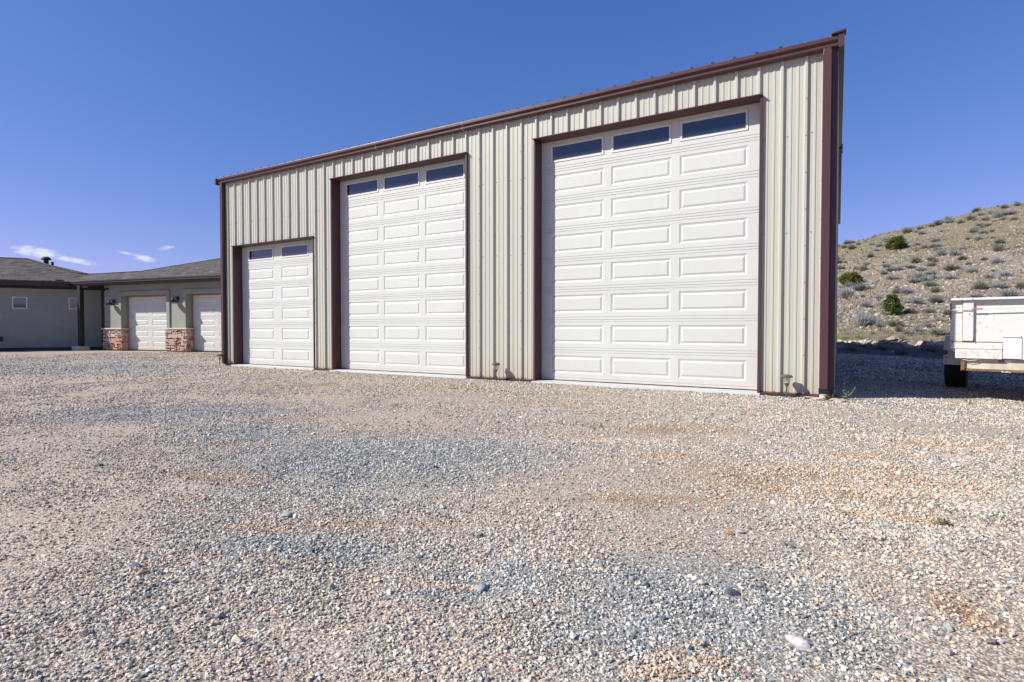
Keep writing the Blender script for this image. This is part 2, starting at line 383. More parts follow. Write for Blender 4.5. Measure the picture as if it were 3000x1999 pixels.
for j in range(len(edges) - 1):
    b, a = edges[j], edges[j + 1]; off = .0012 * (j % 2)
    spans = [(a, b)]
    cuts = []
    for x0, x1, zh in OPEN:
        lo, hi = max(a, x0), min(b, x1)
        if lo < hi: cuts.append((lo, hi, zh))
    cuts.sort(); cur = a
    for lo, hi, zh in cuts:
        if lo - cur > .01: wall_panel(cur, lo, .02, EAVE, off=off)
        wall_panel(lo, hi, zh, EAVE, off=off); cur = hi
    if b - cur > .01: wall_panel(cur, b, .02, EAVE, off=off)
roofz = lambda y: 4.76 + (min(y, DEPTH - y)) * RISE
k = 0
while k * .903 < DEPTH:
    a, b = k * .903, min(DEPTH, (k + 1) * .903)
    wall_panel(a, b, .02, roofz, 'right'); wall_panel(a, b, .02, roofz, 'left'); k += 1
MB().box(XL, XR, DEPTH - .03, DEPTH, .02, 4.76).build('rear_wall', m_siding, bld)
# slab
MB().box(XL + .01, XR - .01, .0, DEPTH, -.3, 0).build('floor_slab', m_concrete, bld)
for x0, x1, zh in OPEN:
    MB().prism([(-.13, -.3), (.0, -.3), (.0, -.002), (-.115, -.012)], x0 - .02, x1 + .02).build('door_apron', m_concrete, bld)
# base trim
xs = [XL + .06] + [v for o_ in sorted(OPEN) for v in (o_[0], o_[1])] + [XR]
for i in range(0, len(xs), 2):
    MB().prism([(.029, -.02), (-.048, -.02), (-.052, .004), (-.002, .0195), (.029, .0195)], xs[i], xs[i + 1]).build('base_trim', m_brown, bld)
# roof sheets with ribs, both slopes
def roof_panel(x0, x1, side):
    pr = rib_profile(x0, x1, RIB0 - .02); vs = []; fs = []
    y0, y1 = (-.098, DEPTH / 2) if side == 0 else (DEPTH / 2, DEPTH + .10)
    for u, p in pr:
        za = 4.806 + (y0 if side == 0 else DEPTH - y0) * RISE; zb = 4.806 + (y1 if side == 0 else DEPTH - y1) * RISE
        vs += [(u, y0, za + p), (u, y1, zb + p), (u, y0, za - .006), (u, y1, zb - .006)]
    for i in range(len(pr) - 1):
        a = 4 * i; b = a + 4; fs += [(a, a + 1, b + 1, b), (a + 2, b + 2, b + 3, a + 3), (a, b, b + 2, a + 2), (a + 1, a + 3, b + 3, b + 1)]
    fs += [(0, 2, 3, 1), (len(vs) - 4, len(vs) - 3, len(vs) - 1, len(vs) - 2)]
    m = MB(); m.add(vs, fs); m.build('roof_panel', m_roof, bld)
for j in range(len(edges) - 1):
    for sde in (0, 1): roof_panel(edges[j + 1], edges[j], sde)
# black foam closures poking above the gutter at every rib
k = 0
while RIB0 - .02 - k * PITCH > XL:
    c = RIB0 - .02 - k * PITCH
    if k % 1 == 0: MB().prism([(c - .034, 4.79), (c - .018, 4.848), (c + .018, 4.848), (c + .034, 4.79)], -.116, -.098, 'y').build('rib_closure', m_black, bld)
    k += 1
# gutter in three runs with lap joints
GP = [(-.02, 4.812), (-.128, 4.815), (-.132, 4.803), (-.132, 4.764), (-.100, 4.738), (-.096, 4.728), (-.118, 4.712), (-.118, 4.688), (-.104, 4.679), (-.048, 4.664), (-.048, 4.70)]
GP = [(-.050, 4.812)] + GP[1:]
gj = [XL - .055, -8.273, -6.051, .062]
for i in range(3):
    d_ = .0015 * (i % 2)
    MB().prism([(y - (d_ if y < -.05 else 0), z) for y, z in GP], gj[i], gj[i + 1]).build('gutter', m_brown, bld)
m_joint = paint('joint_sealant', (.42, .33, .30), .5)
for x in gj[1:3]:
    MB().prism([(y - .004 if y < -.05 else y - .001, z + (.003 if z > 4.75 else -.003)) for y, z in GP], x - .006, x + .006).build('gutter_joint', m_joint, bld)
# rake trim on the gable ends
def rake(x0, x1, sgn):
    pr = []
    for (ya, yb) in ((-.155, DEPTH / 2), (DEPTH / 2, DEPTH + .12)):
        za, zb = roofz(ya) + .055, roofz(yb) + .055
        m = MB(); m.add([(x0, ya, za - .16), (x1, ya, za - .15), (x1, ya, za), (x0, ya, za + .01), (x0, yb, zb - .16), (x1, yb, zb - .15), (x1, yb, zb), (x0, yb, zb + .01)],
              [(0, 1, 2, 3), (7, 6, 5, 4), (0, 4, 5, 1), (1, 5, 6, 2), (2, 6, 7, 3), (3, 7, 4, 0)]); m.build('rake_trim', m_brown, bld)
rake(.0655, .132, 1); rake(XL - .055, XL - .12, -1)
MB().box(.0655, .150, DEPTH / 2 - .35, DEPTH / 2 + .1, roofz(7.1) - .16, roofz(7.1) - .05).build('ridge_end_cap', m_brown, bld)
MB().prism([(-.02, 4.83), (.10, 4.836), (.150, 4.852), (.150, 4.872), (-.02, 4.842)], -.16, .0, 'y').build('corner_cap', m_brown, bld)
# corner trim: an L at each front corner
for x0, x1, xs_ in ((-.012, .066, .066), (XL - .036, XL + .05, XL - .036)):
    m = MB(); m.box(x0, x1, -.050, -.046, .0, 4.70)
    if xs_ > 0: m.box(.0635, .066, -.046, .10, .0, 4.70)
    else: m.box(XL - .036, XL - .0335, -.046, .10, .0, 4.70)
    m.build('corner_trim', m_brown, bld)
# door openings: jambs, header, overhead doors
RY = .205
def door_section(w_, h_, cols, pw, blank=False):
    """one steel section, front toward -y, origin lower left of its face; raised panels pressed into it"""
    m = MB(); P0, P1 = .122 * h_ / .533, .433 * h_ / .533
    def strip(prof):
        vs = []; fs = []
        for z, y in prof: vs += [(0, y, z), (w_, y, z)]
        for i in range(len(prof) - 1): fs.append((2 * i, 2 * i + 1, 2 * i + 3, 2 * i + 2))
        m.add(vs, fs)
    g_ = .042
    strip([(0, .010), (.004, 0), (g_ - .005, 0), (g_, .008), (g_ + .005, 0), (P0, 0)])
    strip([(P1, 0), (h_ - g_ - .005, 0), (h_ - g_, .008), (h_ - g_ + .005, 0), (h_ - .004, 0), (h_, .010)])
    cur = 0
    for c in cols:
        a, b = c, c + pw
        m.add([(cur, 0, P0), (a, 0, P0), (a, 0, P1), (cur, 0, P1)], [(0, 1, 2, 3)]); cur = b
        if blank: continue
        rings = [(0, 0), (.003, .004), (.030, .0125), (.060, .0005)]
        vs = []
        for ins, y in rings: vs += [(a + ins, y, P0 + ins), (b - ins, y, P0 + ins), (b - ins, y, P1 - ins), (a + ins, y, P1 - ins)]
        fs = []
        for i in range(3):
            for q in range(4): fs.append((4 * i + q, 4 * i + (q + 1) % 4, 4 * i + 4 + (q + 1) % 4, 4 * i + 4 + q))
        fs.append((12, 13, 14, 15)); m.add(vs, fs)
    m.add([(cur, 0, P0), (w_, 0, P0), (w_, 0, P1), (cur, 0, P1)], [(0, 1, 2, 3)])
    # back and edges
    m.add([(0, .045, 0), (w_, .045, 0), (w_, .045, h_), (0, .045, h_), (0, .01, 0), (w_, .01, 0), (w_, .01, h_), (0, .01, h_)],
          [(3, 2, 1, 0), (0, 1, 5, 4), (2, 3, 7, 6), (0, 4, 7, 3), (1, 2, 6, 5)] if not blank else [(0, 1, 5, 4), (2, 3, 7, 6), (0, 4, 7, 3), (1, 2, 6, 5)])
    return m.mesh('door_section', m_door)
def ring_mesh(w_, h_, t, d0, d1, mat, name='window_frame'):
    m = MB(); o = [(0, 0), (w_, 0), (w_, h_), (0, h_)]; i_ = [(t, t), (w_ - t, t), (w_ - t, h_ - t), (t, h_ - t)]
    vs = [(x, d1, z) for x, z in o] + [(x + (.004 if x < w_ / 2 else -.004), d0, z + (.004 if z < h_ / 2 else -.004)) for x, z in o] + [(x, d0, z) for x, z in i_] + [(x, d1, z) for x, z in i_]
    fs = []
    for q in range(4):
        p = (q + 1) % 4; fs += [(q, p, 4 + p, 4 + q), (4 + q, 4 + p, 8 + p, 8 + q), (8 + q, 8 + p, 12 + p, 12 + q)]
    m.add(vs, fs); return m.mesh(name, mat)
def overhead_door(x0, x1, nrow, h_, cols, pw, parent):
    """cols measured from x0"""
    w_ = x1 - x0
    d_ = link('overhead_door', MB().box(x0, x1, RY + .05, RY + .06, 0.0, nrow * h_).mesh('overhead_door', m_door), parent)
    sec = door_section(w_, h_, cols, pw); top = door_section(w_, h_, cols, pw, True)
    P0, P1 = .122 * h_ / .533, .433 * h_ / .533
    for i in range(nrow - 1): link('door_section', sec, d_, (x0, RY, .012 + i * h_))
    zt = .012 + (nrow - 1) * h_
    link('door_section', top, d_, (x0, RY, zt))
    fr = ring_mesh(pw, P1 - P0, .036, -.010, .02, m_frame)
    gl = MB().add([(0, 0, 0), (pw - .072, 0, 0), (pw - .072, 0, P1 - P0 - .072), (0, 0, P1 - P0 - .072)], [(0, 1, 2, 3)]).mesh('window_pane', m_glass)
    for c in cols:
        link('window_frame', fr, d_, (x0 + c, RY, zt + P0)); link('window_pane', gl, d_, (x0 + c + .036, RY + .008, zt + P0 + .036))
    return d_
m_seal = paint('door_seal', (.30, .25, .19), .6)
for i, (x0, x1, zh) in enumerate(OPEN):
    # jamb and header trims: lip on the wall face plus the deep reveal
    MB().prism([(x0 - .012, -.050), (x0 + .022, -.050), (x0 + .022, RY + .09), (x0 + .002, RY + .09), (x0 + .002, -.0), (x0 - .012, -.0)], .0, zh - .022, 'z').build('door_jamb', m_brown, bld)
    MB().prism([(x1 + .012, -.050), (x1 + .012, -.0), (x1 - .002, -.0), (x1 - .002, RY + .09), (x1 - .022, RY + .09), (x1 - .022, -.050)], .0, zh - .022, 'z').build('door_jamb', m_brown, bld)
    MB().prism([(-.088, zh - .020), (-.088, zh - .007), (-.003, zh - .0045), (-.003, zh - .001), (RY + .09, zh - .001), (RY + .09, zh - .022), (-.050, zh - .022)], x0 - .016, x1 + .016).build('door_header', m_brown, bld)
    nrow, hh = (8, .5335) if i < 2 else (6, .5055)
    if i < 2:
        ww = x1 - x0; pw = 1.0; mg = .205; gap = (ww - 2 * mg - 3 * pw) / 2; cols = [mg, mg + pw + gap, mg + 2 * (pw + gap)]
    else:
        ww = x1 - x0; pw = 1.0; cols = [.285, 1.585]
    overhead_door(x0 + .023, x1 - .023, nrow, hh, [c - .023 for c in cols], pw, bld)
    MB().box(x0 + .0225, x1 - .0225, RY + .012, RY + .049, zh - .0225 - .001, zh - .0225 + .0005 - .0015).build('top_seal', m_seal, bld)
    MB().box(x0 + .03, x1 - .03, RY - .003, RY + .03, .0015, .0105).build('bottom_seal', m_black, bld)
# cables stub on the apron of the nearest door
# screws (stuff, too small to pick apart)
sc = MB()
def screw(x, y, z): sc.lathe([(.0001, 0), (.009, .0), (.009, .004), (.005, .007), (.0001, .007)], (0, 0, 0), 6, False) if False else sc.add(
    [(x + .0085 * math.cos(a), y, z + .0085 * math.sin(a)) for a in [q * math.pi / 3 for q in range(6)]] + [(x + .006 * math.cos(a), y - .007, z + .006 * math.sin(a)) for a in [q * math.pi / 3 for q in range(6)]],
    [(q, 6 + q, 6 + (q + 1) % 6, (q + 1) % 6) for q in range(6)] + [tuple(range(6, 12))])
k = -1
while RIB0 - k * PITCH > XL + .05:
    c = RIB0 - k * PITCH
    def blocked(x, z): return any(a - .03 < x < b + .03 and z < zh + .03 for a, b, zh in OPEN)
    for z in (2.262, 3.619):
        if c + .07 < -.12 and not blocked(c + .07, z): screw(c + .07, -.0015, z + rng.normal() * .004)
    for dx in (.07, -.07):
        if c + dx < -.12 and not blocked(c + dx, .032): screw(c + dx, -.0015, .034)
    if k % 3 == 2:
        for q in range(-1, 9):
            z = .557 + .505 * q
            if z > .02 and not blocked(c, z): screw(c, -RH - .001, z)
    k += 1
for q in range(9):
    z = .3 + .53 * q; screw(-.118, -.0015, z); screw(XL + .13, -.0015, z)
o = sc.build('panel_screws', m_screw, bld); o['kind'] = 'stuff'
# downspouts (separate parts with straps)
for x0, x1, zb in ((-.113, -.009, .105), (-13.735, -13.640, .02)):
    m = MB(); m.prism([(x0, -.053), (x0, -.118), (x0 + .006, -.124), (x1 - .006, -.124), (x1, -.118), (x1, -.053)], zb, 4.60, 'z')
    m.add([(x0, -.043, 4.60), (x0, -.124, 4.60), (x1, -.124, 4.60), (x1, -.043, 4.60), (x0 + .01, -.05, 4.668), (x0 + .01, -.12, 4.682), (x1 - .01, -.12, 4.682), (x1 - .01, -.05, 4.668)], [(0, 1, 5, 4), (1, 2, 6, 5), (2, 3, 7, 6), (3, 0, 4, 7)])
    m.build('downspout', m_brown, bld, bevel=.002)
m = MB()
for i in range(5):
    z = .032 + i * .015; s_ = .006 if i % 2 else 0
    m.box(-.122 + s_, .002 - s_, -.134 + s_, -.040, z, z + .0145)
m.build('drain_connector', m_black, bld)
MB().lathe([(.050, -.06), (.050, .020), (.060, .021), (.060, .033), (.045, .034)], (-.06, -.088, 0), 18).build('drain_pipe', m_pvc, bld, smooth=True)

# ================================================================ HOUSE
HA = Vector((-27.7, 3.227, 0))
house = empty('house', HA, 0, 'low sage green stucco house with dark shingle roof left of the metal garage', 'building')
MG = Matrix.Rotation(R(10), 4, 'Z')
ML = Matrix.Translation(Vector((-29.27, 2.84, 0)) - HA) @ Matrix.Rotation(R(56), 4, 'Z')
def H(M=MG): return MB(M)
WT = .32
# garage wing wall with two openings: piers and lintel
D1, D2 = (1.13, 3.83), (4.94, 7.64); DH = 2.335
m = H()
for a, b in ((0, D1[0]), (D1[1], D2[0]), (D2[1], 12)): m.box(a, b, 0, WT, -.05, 2.95)
for a, b in (D1, D2): m.box(a, b, 0, WT, DH, 2.95)
m.build('wall', m_stucco, house)
H().box(0, 12, 6.6, 6.9, -.05, 2.95).build('wall', m_stucco, house)
H().box(11.7, 12, .33, 6.59, -.05, 2.95).build('wall', m_stucco, house)
H().box(0.0, .15, .33, 6.59, -.05, 2.95).build('wall', m_stucco, house)
# stucco surrounds standing proud
for a, b in (D1, D2):
    x0, x1 = a - .005, b + .005; o0, o1 = a - .16, b + .19
    H().add([(o0, -.05, .94), (x0, -.05, .94), (x0, -.05, DH + .0), (x1, -.05, DH), (x1, -.05, .94), (o1, -.05, .94), (o1, -.05, DH + .19), (o0, -.05, DH + .19),
             (o0, -.001, .94), (x0, .10, .94), (x0, .10, DH), (x1, .10, DH), (x1, .10, .94), (o1, -.001, .94), (o1, -.001, DH + .19), (o0, -.001, DH + .19)],
            [(0, 1, 2, 7), (2, 3, 6, 7), (3, 4, 5, 6), (0, 7, 15, 8), (7, 6, 14, 15), (6, 5, 13, 14), (1, 9, 10, 2), (2, 10, 11, 3), (3, 11, 12, 4), (0, 8, 9, 1), (4, 12, 13, 5)]).build('door_surround', m_stucco, house, bevel=.012)
    dr = H().box(a, b, WT - .02, WT - .01, 0, DH).build('overhead_door', m_door, house)
    secw = b - a; sec = door_section(secw, .462, [.295, 1.485], .92)
    sh = []
    for i in range(5):
        o = link('door_section', sec, dr); o.matrix_local = MG @ Matrix.Translation((a, WT - .06, .012 + i * .462))
    for xa, xb in ((a, a + .045), (b - .045, b)): H().box(xa, xb, WT - .10, WT - .065, .0, DH - .05).build('door_jamb', m_hwood, house)
    H().box(a, b, WT - .10, WT - .065, DH - .05, DH - .002).build('door_head', m_hwood, house)
# stone veneer pillars, each stone its own part
def pillar(x0, x1, side_l, side_r):
    H().box(x0 + .03, x1 - .03, -.045, WT - .11, -.04, .88).build('pillar_core', m_mortar, house)
    H().prism([(x0 - .05, -.14), (x1 + .05, -.14), (x1 + .06, -.12), (x1 + .06, WT - .105), (x0 - .06, WT - .105), (x0 - .06, -.12)], .885, .945, 'z').build('pillar_cap', m_cap, house, bevel=.012)
    def stone(poly, yf, yb, mat=m_stone, M=MG):
        cx = sum(p[0] for p in poly) / len(poly); cz = sum(p[1] for p in poly) / len(poly)
        g = .012; out = []
        for x, z in poly:
            dx, dz = cx - x, cz - z; L_ = math.hypot(dx, dz) + 1e-6; out.append((x + dx / L_ * g, z + dz / L_ * g))
        inn = [(x + (cx - x) * .09, z + (cz - z) * .09) for x, z in out]; n_ = len(poly)
        vs = [(x, yb, z) for x, z in out] + [(x, yf + .012, z) for x, z in out] + [(x, yf, z) for x, z in inn]
        fs = []
        for q in range(n_):
            p = (q + 1) % n_; fs += [(q, p, n_ + p, n_ + q), (n_ + q, n_ + p, 2 * n_ + p, 2 * n_ + q)]
        fs.append(tuple(range(2 * n_, 3 * n_))); return vs, fs
    # recursive irregular subdivision of the face; larger flags in the middle
    r_ = random.Random(int(x0 * 100) + 5)
    def split(a, b, c, d, lev):
        w_, h_ = b - a, d - c
        big = .42 if r_.random() < .3 else .20
        if (w_ < big and h_ < big * .8) or lev > 6 or (w_ < .26 and h_ < .11): return [(a, b, c, d)]
        if h_ > w_ * .62:
            t = c + h_ * r_.uniform(.36, .64); return split(a, b, c, t, lev + 1) + split(a, b, t, d, lev + 1)
        t = a + w_ * r_.uniform(.34, .66); return split(a, t, c, d, lev + 1) + split(t, b, c, d, lev + 1)
    for a, b, c, d in split(x0, x1, .0, .875, 0):
        j = lambda: r_.uniform(-.034, .034)
        edge = lambda v, lo, hi: 0 if abs(v - lo) < 1e-6 or abs(v - hi) < 1e-6 else j()
        poly = [(a + edge(a, x0, x1), c + edge(c, 0, .875)), (b + edge(b, x0, x1), c + edge(c, 0, .875)), (b + edge(b, x0, x1), d + edge(d, 0, .875)), (a + edge(a, x0, x1), d + edge(d, 0, .875))]
        if b - a > .16: poly.insert(1, ((a + b) / 2 + j(), c + abs(j()))); poly.insert(4, ((a + b) / 2 + j(), d - abs(j())))
        vs, fs = stone(poly, -.085 - r_.random() * .03, -.045); mm = H(); mm.add(vs, fs); mm.build('stone', m_stone, house)
    # return face seen inside the opening, thin courses
    z = 0
    while z < .86:
        h_ = r_.uniform(.07, .16); h_ = min(h_, .875 - z); t = r_.uniform(-.02, .10)
        for ya, yb in ((-.085, t), (t + .008, WT - .12)):
            H().prism([(ya, z + .005), (yb, z + .005), (yb, z + h_ - .005), (ya, z + h_ - .005)], x1 - .028, x1 + .006 + r_.random() * .012).build('stone', m_stone, house)
        z += h_
pillar(.01, 1.19, 0, 1); pillar(3.80, 5.03, 1, 1)
# dark corner post of the recess, beam, left wing
H().box(-.16, -.005, -.03, .30, 0, 2.80).build('corner_post', m_hpost, house)
Hl = lambda: MB(ML)
Hl().box(-10, 1.35, 0, .25, -.05, 3.0).build('wall', m_stucco, house)
Hl().box(-10, -9.75, .251, 6, -.05, 3.0).build('wall', m_stucco, house)
Hl().box(-10, 1.30, -.03, -.002, -.05, .09).build('wall_base', m_hpost, house)
Hl().box(-10, 1.35, -.04, -.002, 2.66, 2.80).build('frieze_board', m_hpost, house)
m_vinyl = paint('vinyl_window', (.62, .62, .60), .5)
for a in (-2.26, -.31):
    wn = empty('window', (0, 0, 0)); wn.parent = house; wn.matrix_local = ML @ Matrix.Translation((a, 0, 1.78))
    link('window_frame', ring_mesh(.52, .52, .042, -.022, -.001, m_vinyl), wn)
    link('window_pane', MB().box(.045, .475, -.008, -.004, .045, .475).mesh('window_pane', m_hglass), wn)
# roof: planes given by their corner points
def roof_face(pts, u_dir, parent=house, th=.03):
    pts = [Vector(p) - HA for p in pts]; nrm = Vector((0, 0, 0))
    for i in range(len(pts)):
        a, b = pts[i], pts[(i + 1) % len(pts)]; nrm += a.cross(b)
    nrm.normalize()
    if nrm.z < 0: pts.reverse(); nrm = -nrm
    me = bpy.data.meshes.new('roof'); n_ = len(pts)
    vs = [tuple(p) for p in pts] + [tuple(p - Vector((0, 0, th))) for p in pts]
    fs = [tuple(range(n_)), tuple(range(n_, 2 * n_))[::-1]] + [(i, n_ + i, n_ + (i + 1) % n_, (i + 1) % n_) for i in range(n_)]
    me.from_pydata(vs, [], fs); me.materials.append(m_shingle)
    u = Vector(u_dir).normalized(); u = (u - nrm * u.dot(nrm)).normalized(); v = nrm.cross(u)
    uv = me.uv_layers.new(name='UVMap')
    for lp in me.loops:
        co = Vector(me.vertices[lp.vertex_index].co); uv.data[lp.index].uv = (co.dot(u), co.dot(v))
    me.update(); return link('roof', me, parent)
tG = Vector((math.cos(R(10)), math.sin(R(10)), 0)); nG = Vector((-math.sin(R(10)), math.cos(R(10)), 0))
LW = Vector((-29.27, 2.84, 0)); tL = Vector((math.cos(R(56)), math.sin(R(56)), 0)); nL = Vector((-math.sin(R(56)), math.cos(R(56)), 0))
def G(s, b, z): p = HA + tG * s + nG * b; p.z = z; return p
def Lp(s, b, z): p = LW + tL * s + nL * b; p.z = z; return p
gz = lambda b: 3.0 + (b + .6) * .30
lz = lambda b: 2.98 + (b + .6) * .30
V0 = Vector((-28.70, 2.335, 2.975)); V1 = Vector((-30.08, 3.72, 3.475))
Cc = G(-1.7, 1.07, gz(1.07)); Dd = G(.72, 1.07, gz(1.07)); Ee = G(2.41, 3.93, gz(3.93)); Rr = G(3.9, 6.3, gz(6.3))
roof_face([V0, G(12.6, -.6, gz(-.6)), G(12.6, 6.3, gz(6.3)), Rr, Ee, Dd, Cc, V1], tG)
a_far = Lp(-10.5, 3.92, lz(3.92)); Bb = Lp(-2.78, 3.92, lz(3.92)); Bc = Lp(-2.1, 3.17, lz(3.17)); Bd = Lp(-.33, 1.20, lz(1.2))
roof_face([Lp(-10.5, -.6, lz(-.6)), V0, V1, Bd, Bc, Bb, a_far], tL)
roof_face([a_far, Bb, Lp(-1.5, 8.3, 2.95), Lp(-10.5, 8.3, 2.95)], tL)
roof_face([Bb, Bc, Bd, V1, Lp(1.5, 5.5, 2.95), Lp(-1.5, 8.3, 2.95)], (.6, .8, 0))
roof_face([Cc, Dd, G(.5, 3.6, 2.95), G(-2.6, 3.6, 2.95)], tG)
roof_face([Dd, Ee, Rr, G(2.0, 10.5, 2.95), G(-.6, 7.0, 2.95)], (.5, .85, 0))
roof_face([Rr, G(12.6, 6.3, gz(6.3)), G(12.6, 13.2, 2.95), G(2.0, 13.2, 2.95)], tG)
# ridge and hip cap shingles
def cap_line(a, b):
    a = a - HA; b = b - HA; L_ = (b - a).length; k_ = int(L_ / .14); t = (b - a) / L_; s_ = t.cross(Vector((0, 0, 1))).normalized()
    m = MB()
    for i in range(k_):
        p = a + t * (i * L_ / k_); q = p + t * (L_ / k_ * 1.15); up = Vector((0, 0, .030)); lo = Vector((0, 0, .012))
        m.add([p - s_ * .13 - Vector((0, 0, .012)), p + up * .8, p + s_ * .13 - Vector((0, 0, .012)), q - s_ * .13 + lo * .1, q + up * .55, q + s_ * .13 + lo * .1], [(0, 1, 4, 3), (1, 2, 5, 4), (0, 2, 1), (3, 4, 5)])
    o = m.build('ridge_cap', m_hcap, house); o['kind'] = 'stuff'
m_hcap = paint('ridge_shingle', (.10, .088, .082), .95, .3)
for a, b in ((a_far, Bb), (Bb, Bc), (Bc, Bd), (Bd, V1), (V1, Cc), (Cc, Dd), (Dd, Ee), (Ee, Rr), (Rr, G(12.6, 6.3, gz(6.3)))): cap_line(a, b)
# fascia, gutters and soffits
gl = 12.6
H().box(-1.10, gl, -.585, -.555, 2.78, 2.955).build('fascia', m_hbrown, house)
H().prism([(-.587, 2.965), (-.70, 2.965), (-.70, 2.93), (-.675, 2.90), (-.675, 2.86), (-.587, 2.86)], -1.18, gl).build('gutter', m_hbrown, house)
H().box(-1.1, gl, -.554, -.001, 2.80, 2.82).build('soffit', m_hbrown, house)
Hl().box(-10.5, -.16, -.585, -.555, 2.76, 2.935).build('fascia', m_hbrown, house)
Hl().prism([(-.587, 2.945), (-.70, 2.945), (-.70, 2.91), (-.675, 2.88), (-.675, 2.84), (-.587, 2.84)], -10.5, -.14).build('gutter', m_hbrown, house)
Hl().box(-10.5, 1.35, -.554, -.041, 2.775, 2.795).build('soffit', m_hbrown, house)
Hl().box(-.58, -.34, -.735, -.63, 2.905, 3.03).build('gutter_leader_box', m_hbrown, house)
# porch post on its concrete block
H().box(-.75, -.58, -.64, -.47, .16, 2.79).build('porch_post', m_hpost, house)
H().box(-.90, -.44, -.80, -.34, -.06, .16).build('post_footing', m_concrete, house, bevel=.01)
H().box(-.575, -.165, -.58, -.52, 2.70, 2.775).build('porch_beam', m_hpost, house)
# roof vents
MB(Matrix.Translation(-HA)).lathe([(.10, -.15), (.10, .12), (.19, .14), (.20, .19), (.16, .25), (.08, .285), (.01, .29)], (-33.10, 3.10, 4.12), 14).build('roof_vent', m_hpost, house, smooth=True)
MB(Matrix.Translation(-HA)).lathe([(.055, -.15), (.055, .14), (.045, .14)], (-32.42, 3.10, 3.98), 10).build('vent_pipe', m_hpost, house, smooth=True)
# outlet box on the left wing wall
Hl().box(-2.72, -2.60, -.08, -.002, .38, .58).build('outlet_cover', m_hpost, house)

# wall sconces
def sconce(x, z, label):
    t = empty('wall_sconce', HA + MG @ Vector((x, 0, z)), R(10), label, 'wall lamp', 'barn style sconces beside the house garage doors')
    M_ = Matrix.Rotation(R(90), 4, 'X')
    MB(M_).lathe([(.075, 0), (.07, .02), (.03, .035)], (0, 0, 0), 16).build('backplate', m_sconce, t, smooth=True)
    MB().tube([(0, -.03, 0), (0, -.08, .045), (0, -.13, .05), (0, -.17, .02), (0, -.175, -.02)], .010, 8).build('arm', m_sconce, t, smooth=True)
    MB().lathe([(.022, 0), (.030, -.03), (.05, -.05), (.155, -.115), (.158, -.125), (.15, -.12), (.04, -.055)], (0, -.175, 0), 20).build('shade', m_sconce, t, smooth=True)
    t.scale = (1.25,) * 3
sconce(.63, 2.11, 'dark barn style sconce on the pier left of the first house garage door')
sconce(4.44, 2.16, 'dark barn style sconce on the pier between the two house garage doors')
t = empty('security_lamp', HA + MG @ Vector((.24, 0, 2.66)), R(10), 'small black security lamp under the eave at the house garage corner', 'wall lamp')
MB(Matrix.Rotation(R(90), 4, 'X')).lathe([(.05, 0), (.05, .03), (.02, .04)], (0, 0, 0), 12).build('backplate', m_black, t, smooth=True)
MB().tube([(0, -.03, 0), (.0, -.09, .0), (0, -.13, -.03)], [.014, .02, .03], 8).build('arm', m_black, t, smooth=True)
MB().tube([(0, -.12, -.01), (.02, -.19, -.07), (.03, -.22, -.10)], [.03, .06, .065], 12).build('lamp_head', m_black, t, smooth=True)

# solar path lamps
def solar(x, y, label, sc=1.0, tilt=0):
    t = empty('solar_lamp', (x, y, gh(x, y) - .01), 0, label, 'garden lamp', 'solar path lamps along the walls'); t.rotation_euler = (tilt, -tilt * .7, rng.random() * 3)
    if not hasattr(solar, 'me'):
        solar.me = [('stake', MB().lathe([(.004, -.04), (.010, 0), (.010, .165), (.008, .165)], n=10).mesh('stake', m_bronze, True)),
            ('lamp_base', MB().lathe([(.011, .160), (.016, .170), (.034, .196), (.034, .203), (.010, .203)], n=14).mesh('lamp_base', m_bronze, True)),
            ('lamp_glass', MB().lathe([(.032, .204), (.040, .235), (.050, .280), (.047, .280), (.037, .235), (.029, .206)], n=16, cap=False).mesh('lamp_glass', m_lampglass, True)),
            ('reflector', MB().lathe([(.006, .204), (.006, .262), (.014, .279)], n=8).mesh('reflector', m_frame, True)),
            ('lamp_cap', MB().lathe([(.050, .276), (.073, .281), (.073, .291), (.058, .309), (.030, .316), (.001, .317)], n=18).mesh('lamp_cap', m_bronze, True))]
    for n_, me in solar.me: link(n_, me, t)
    t.scale = (sc,) * 3
solar(-.505, -.165, 'solar path lamp at the wall right of the largest door, near the downspout', 1.06)
solar(-5.26, -.185, 'solar path lamp at the foot of the wall between the two tall doors', 1.10)
solar(-13.70, -.19, 'solar path lamp at the left corner of the metal garage', .98, .06)
q = HA + MG @ Vector((.88, -.30, 0)); solar(q.x, q.y, 'solar path lamp before the left stone pillar of the house garage', 1.1)
q = HA + MG @ Vector((4.70, -.30, 0)); solar(q.x, q.y, 'solar path lamp before the stone pillar between the house garage doors', 1.1)

# ================================================================ TRAILER
m = MT('white_spattered_paint', .38, .4)
m.obj()
a = m.noise(1.6, 5, .6); dots = m.n('ShaderNodeTexVoronoi'); dots.inputs['Scale'].default_value = 26; m.l(m.co, dots.inputs['Vector'])
spx = m.n('ShaderNodeSeparateXYZ'); m.l(m.co, spx.inputs[0])
dens = m.n('ShaderNodeMapRange'); dens.inputs['From Min'].default_value = .75; dens.inputs['From Max'].default_value = .0; dens.inputs['To Min'].default_value = .35; dens.inputs['To Max'].default_value = 1.0; m.l(spx.outputs[0], dens.inputs['Value'])
sc_ = m.n('ShaderNodeSeparateColor'); m.l(dots.outputs['Color'], sc_.inputs[0])
rad = m.math('MULTIPLY', m.math('MULTIPLY', m.math('POWER', sc_.outputs[0], 2.0), .40), dens.outputs[0])
spot = m.math('LESS_THAN', dots.outputs['Distance'], rad)
c = m.ramp(a, [(.3, (.57, .565, .545)), (.7, (.65, .645, .63))])
c = m.mix(m.math('MULTIPLY', spot, .8), c, m.ramp(sc_.outputs[1], [(.4, (.16, .15, .15)), (.7, (.26, .14, .07))]))
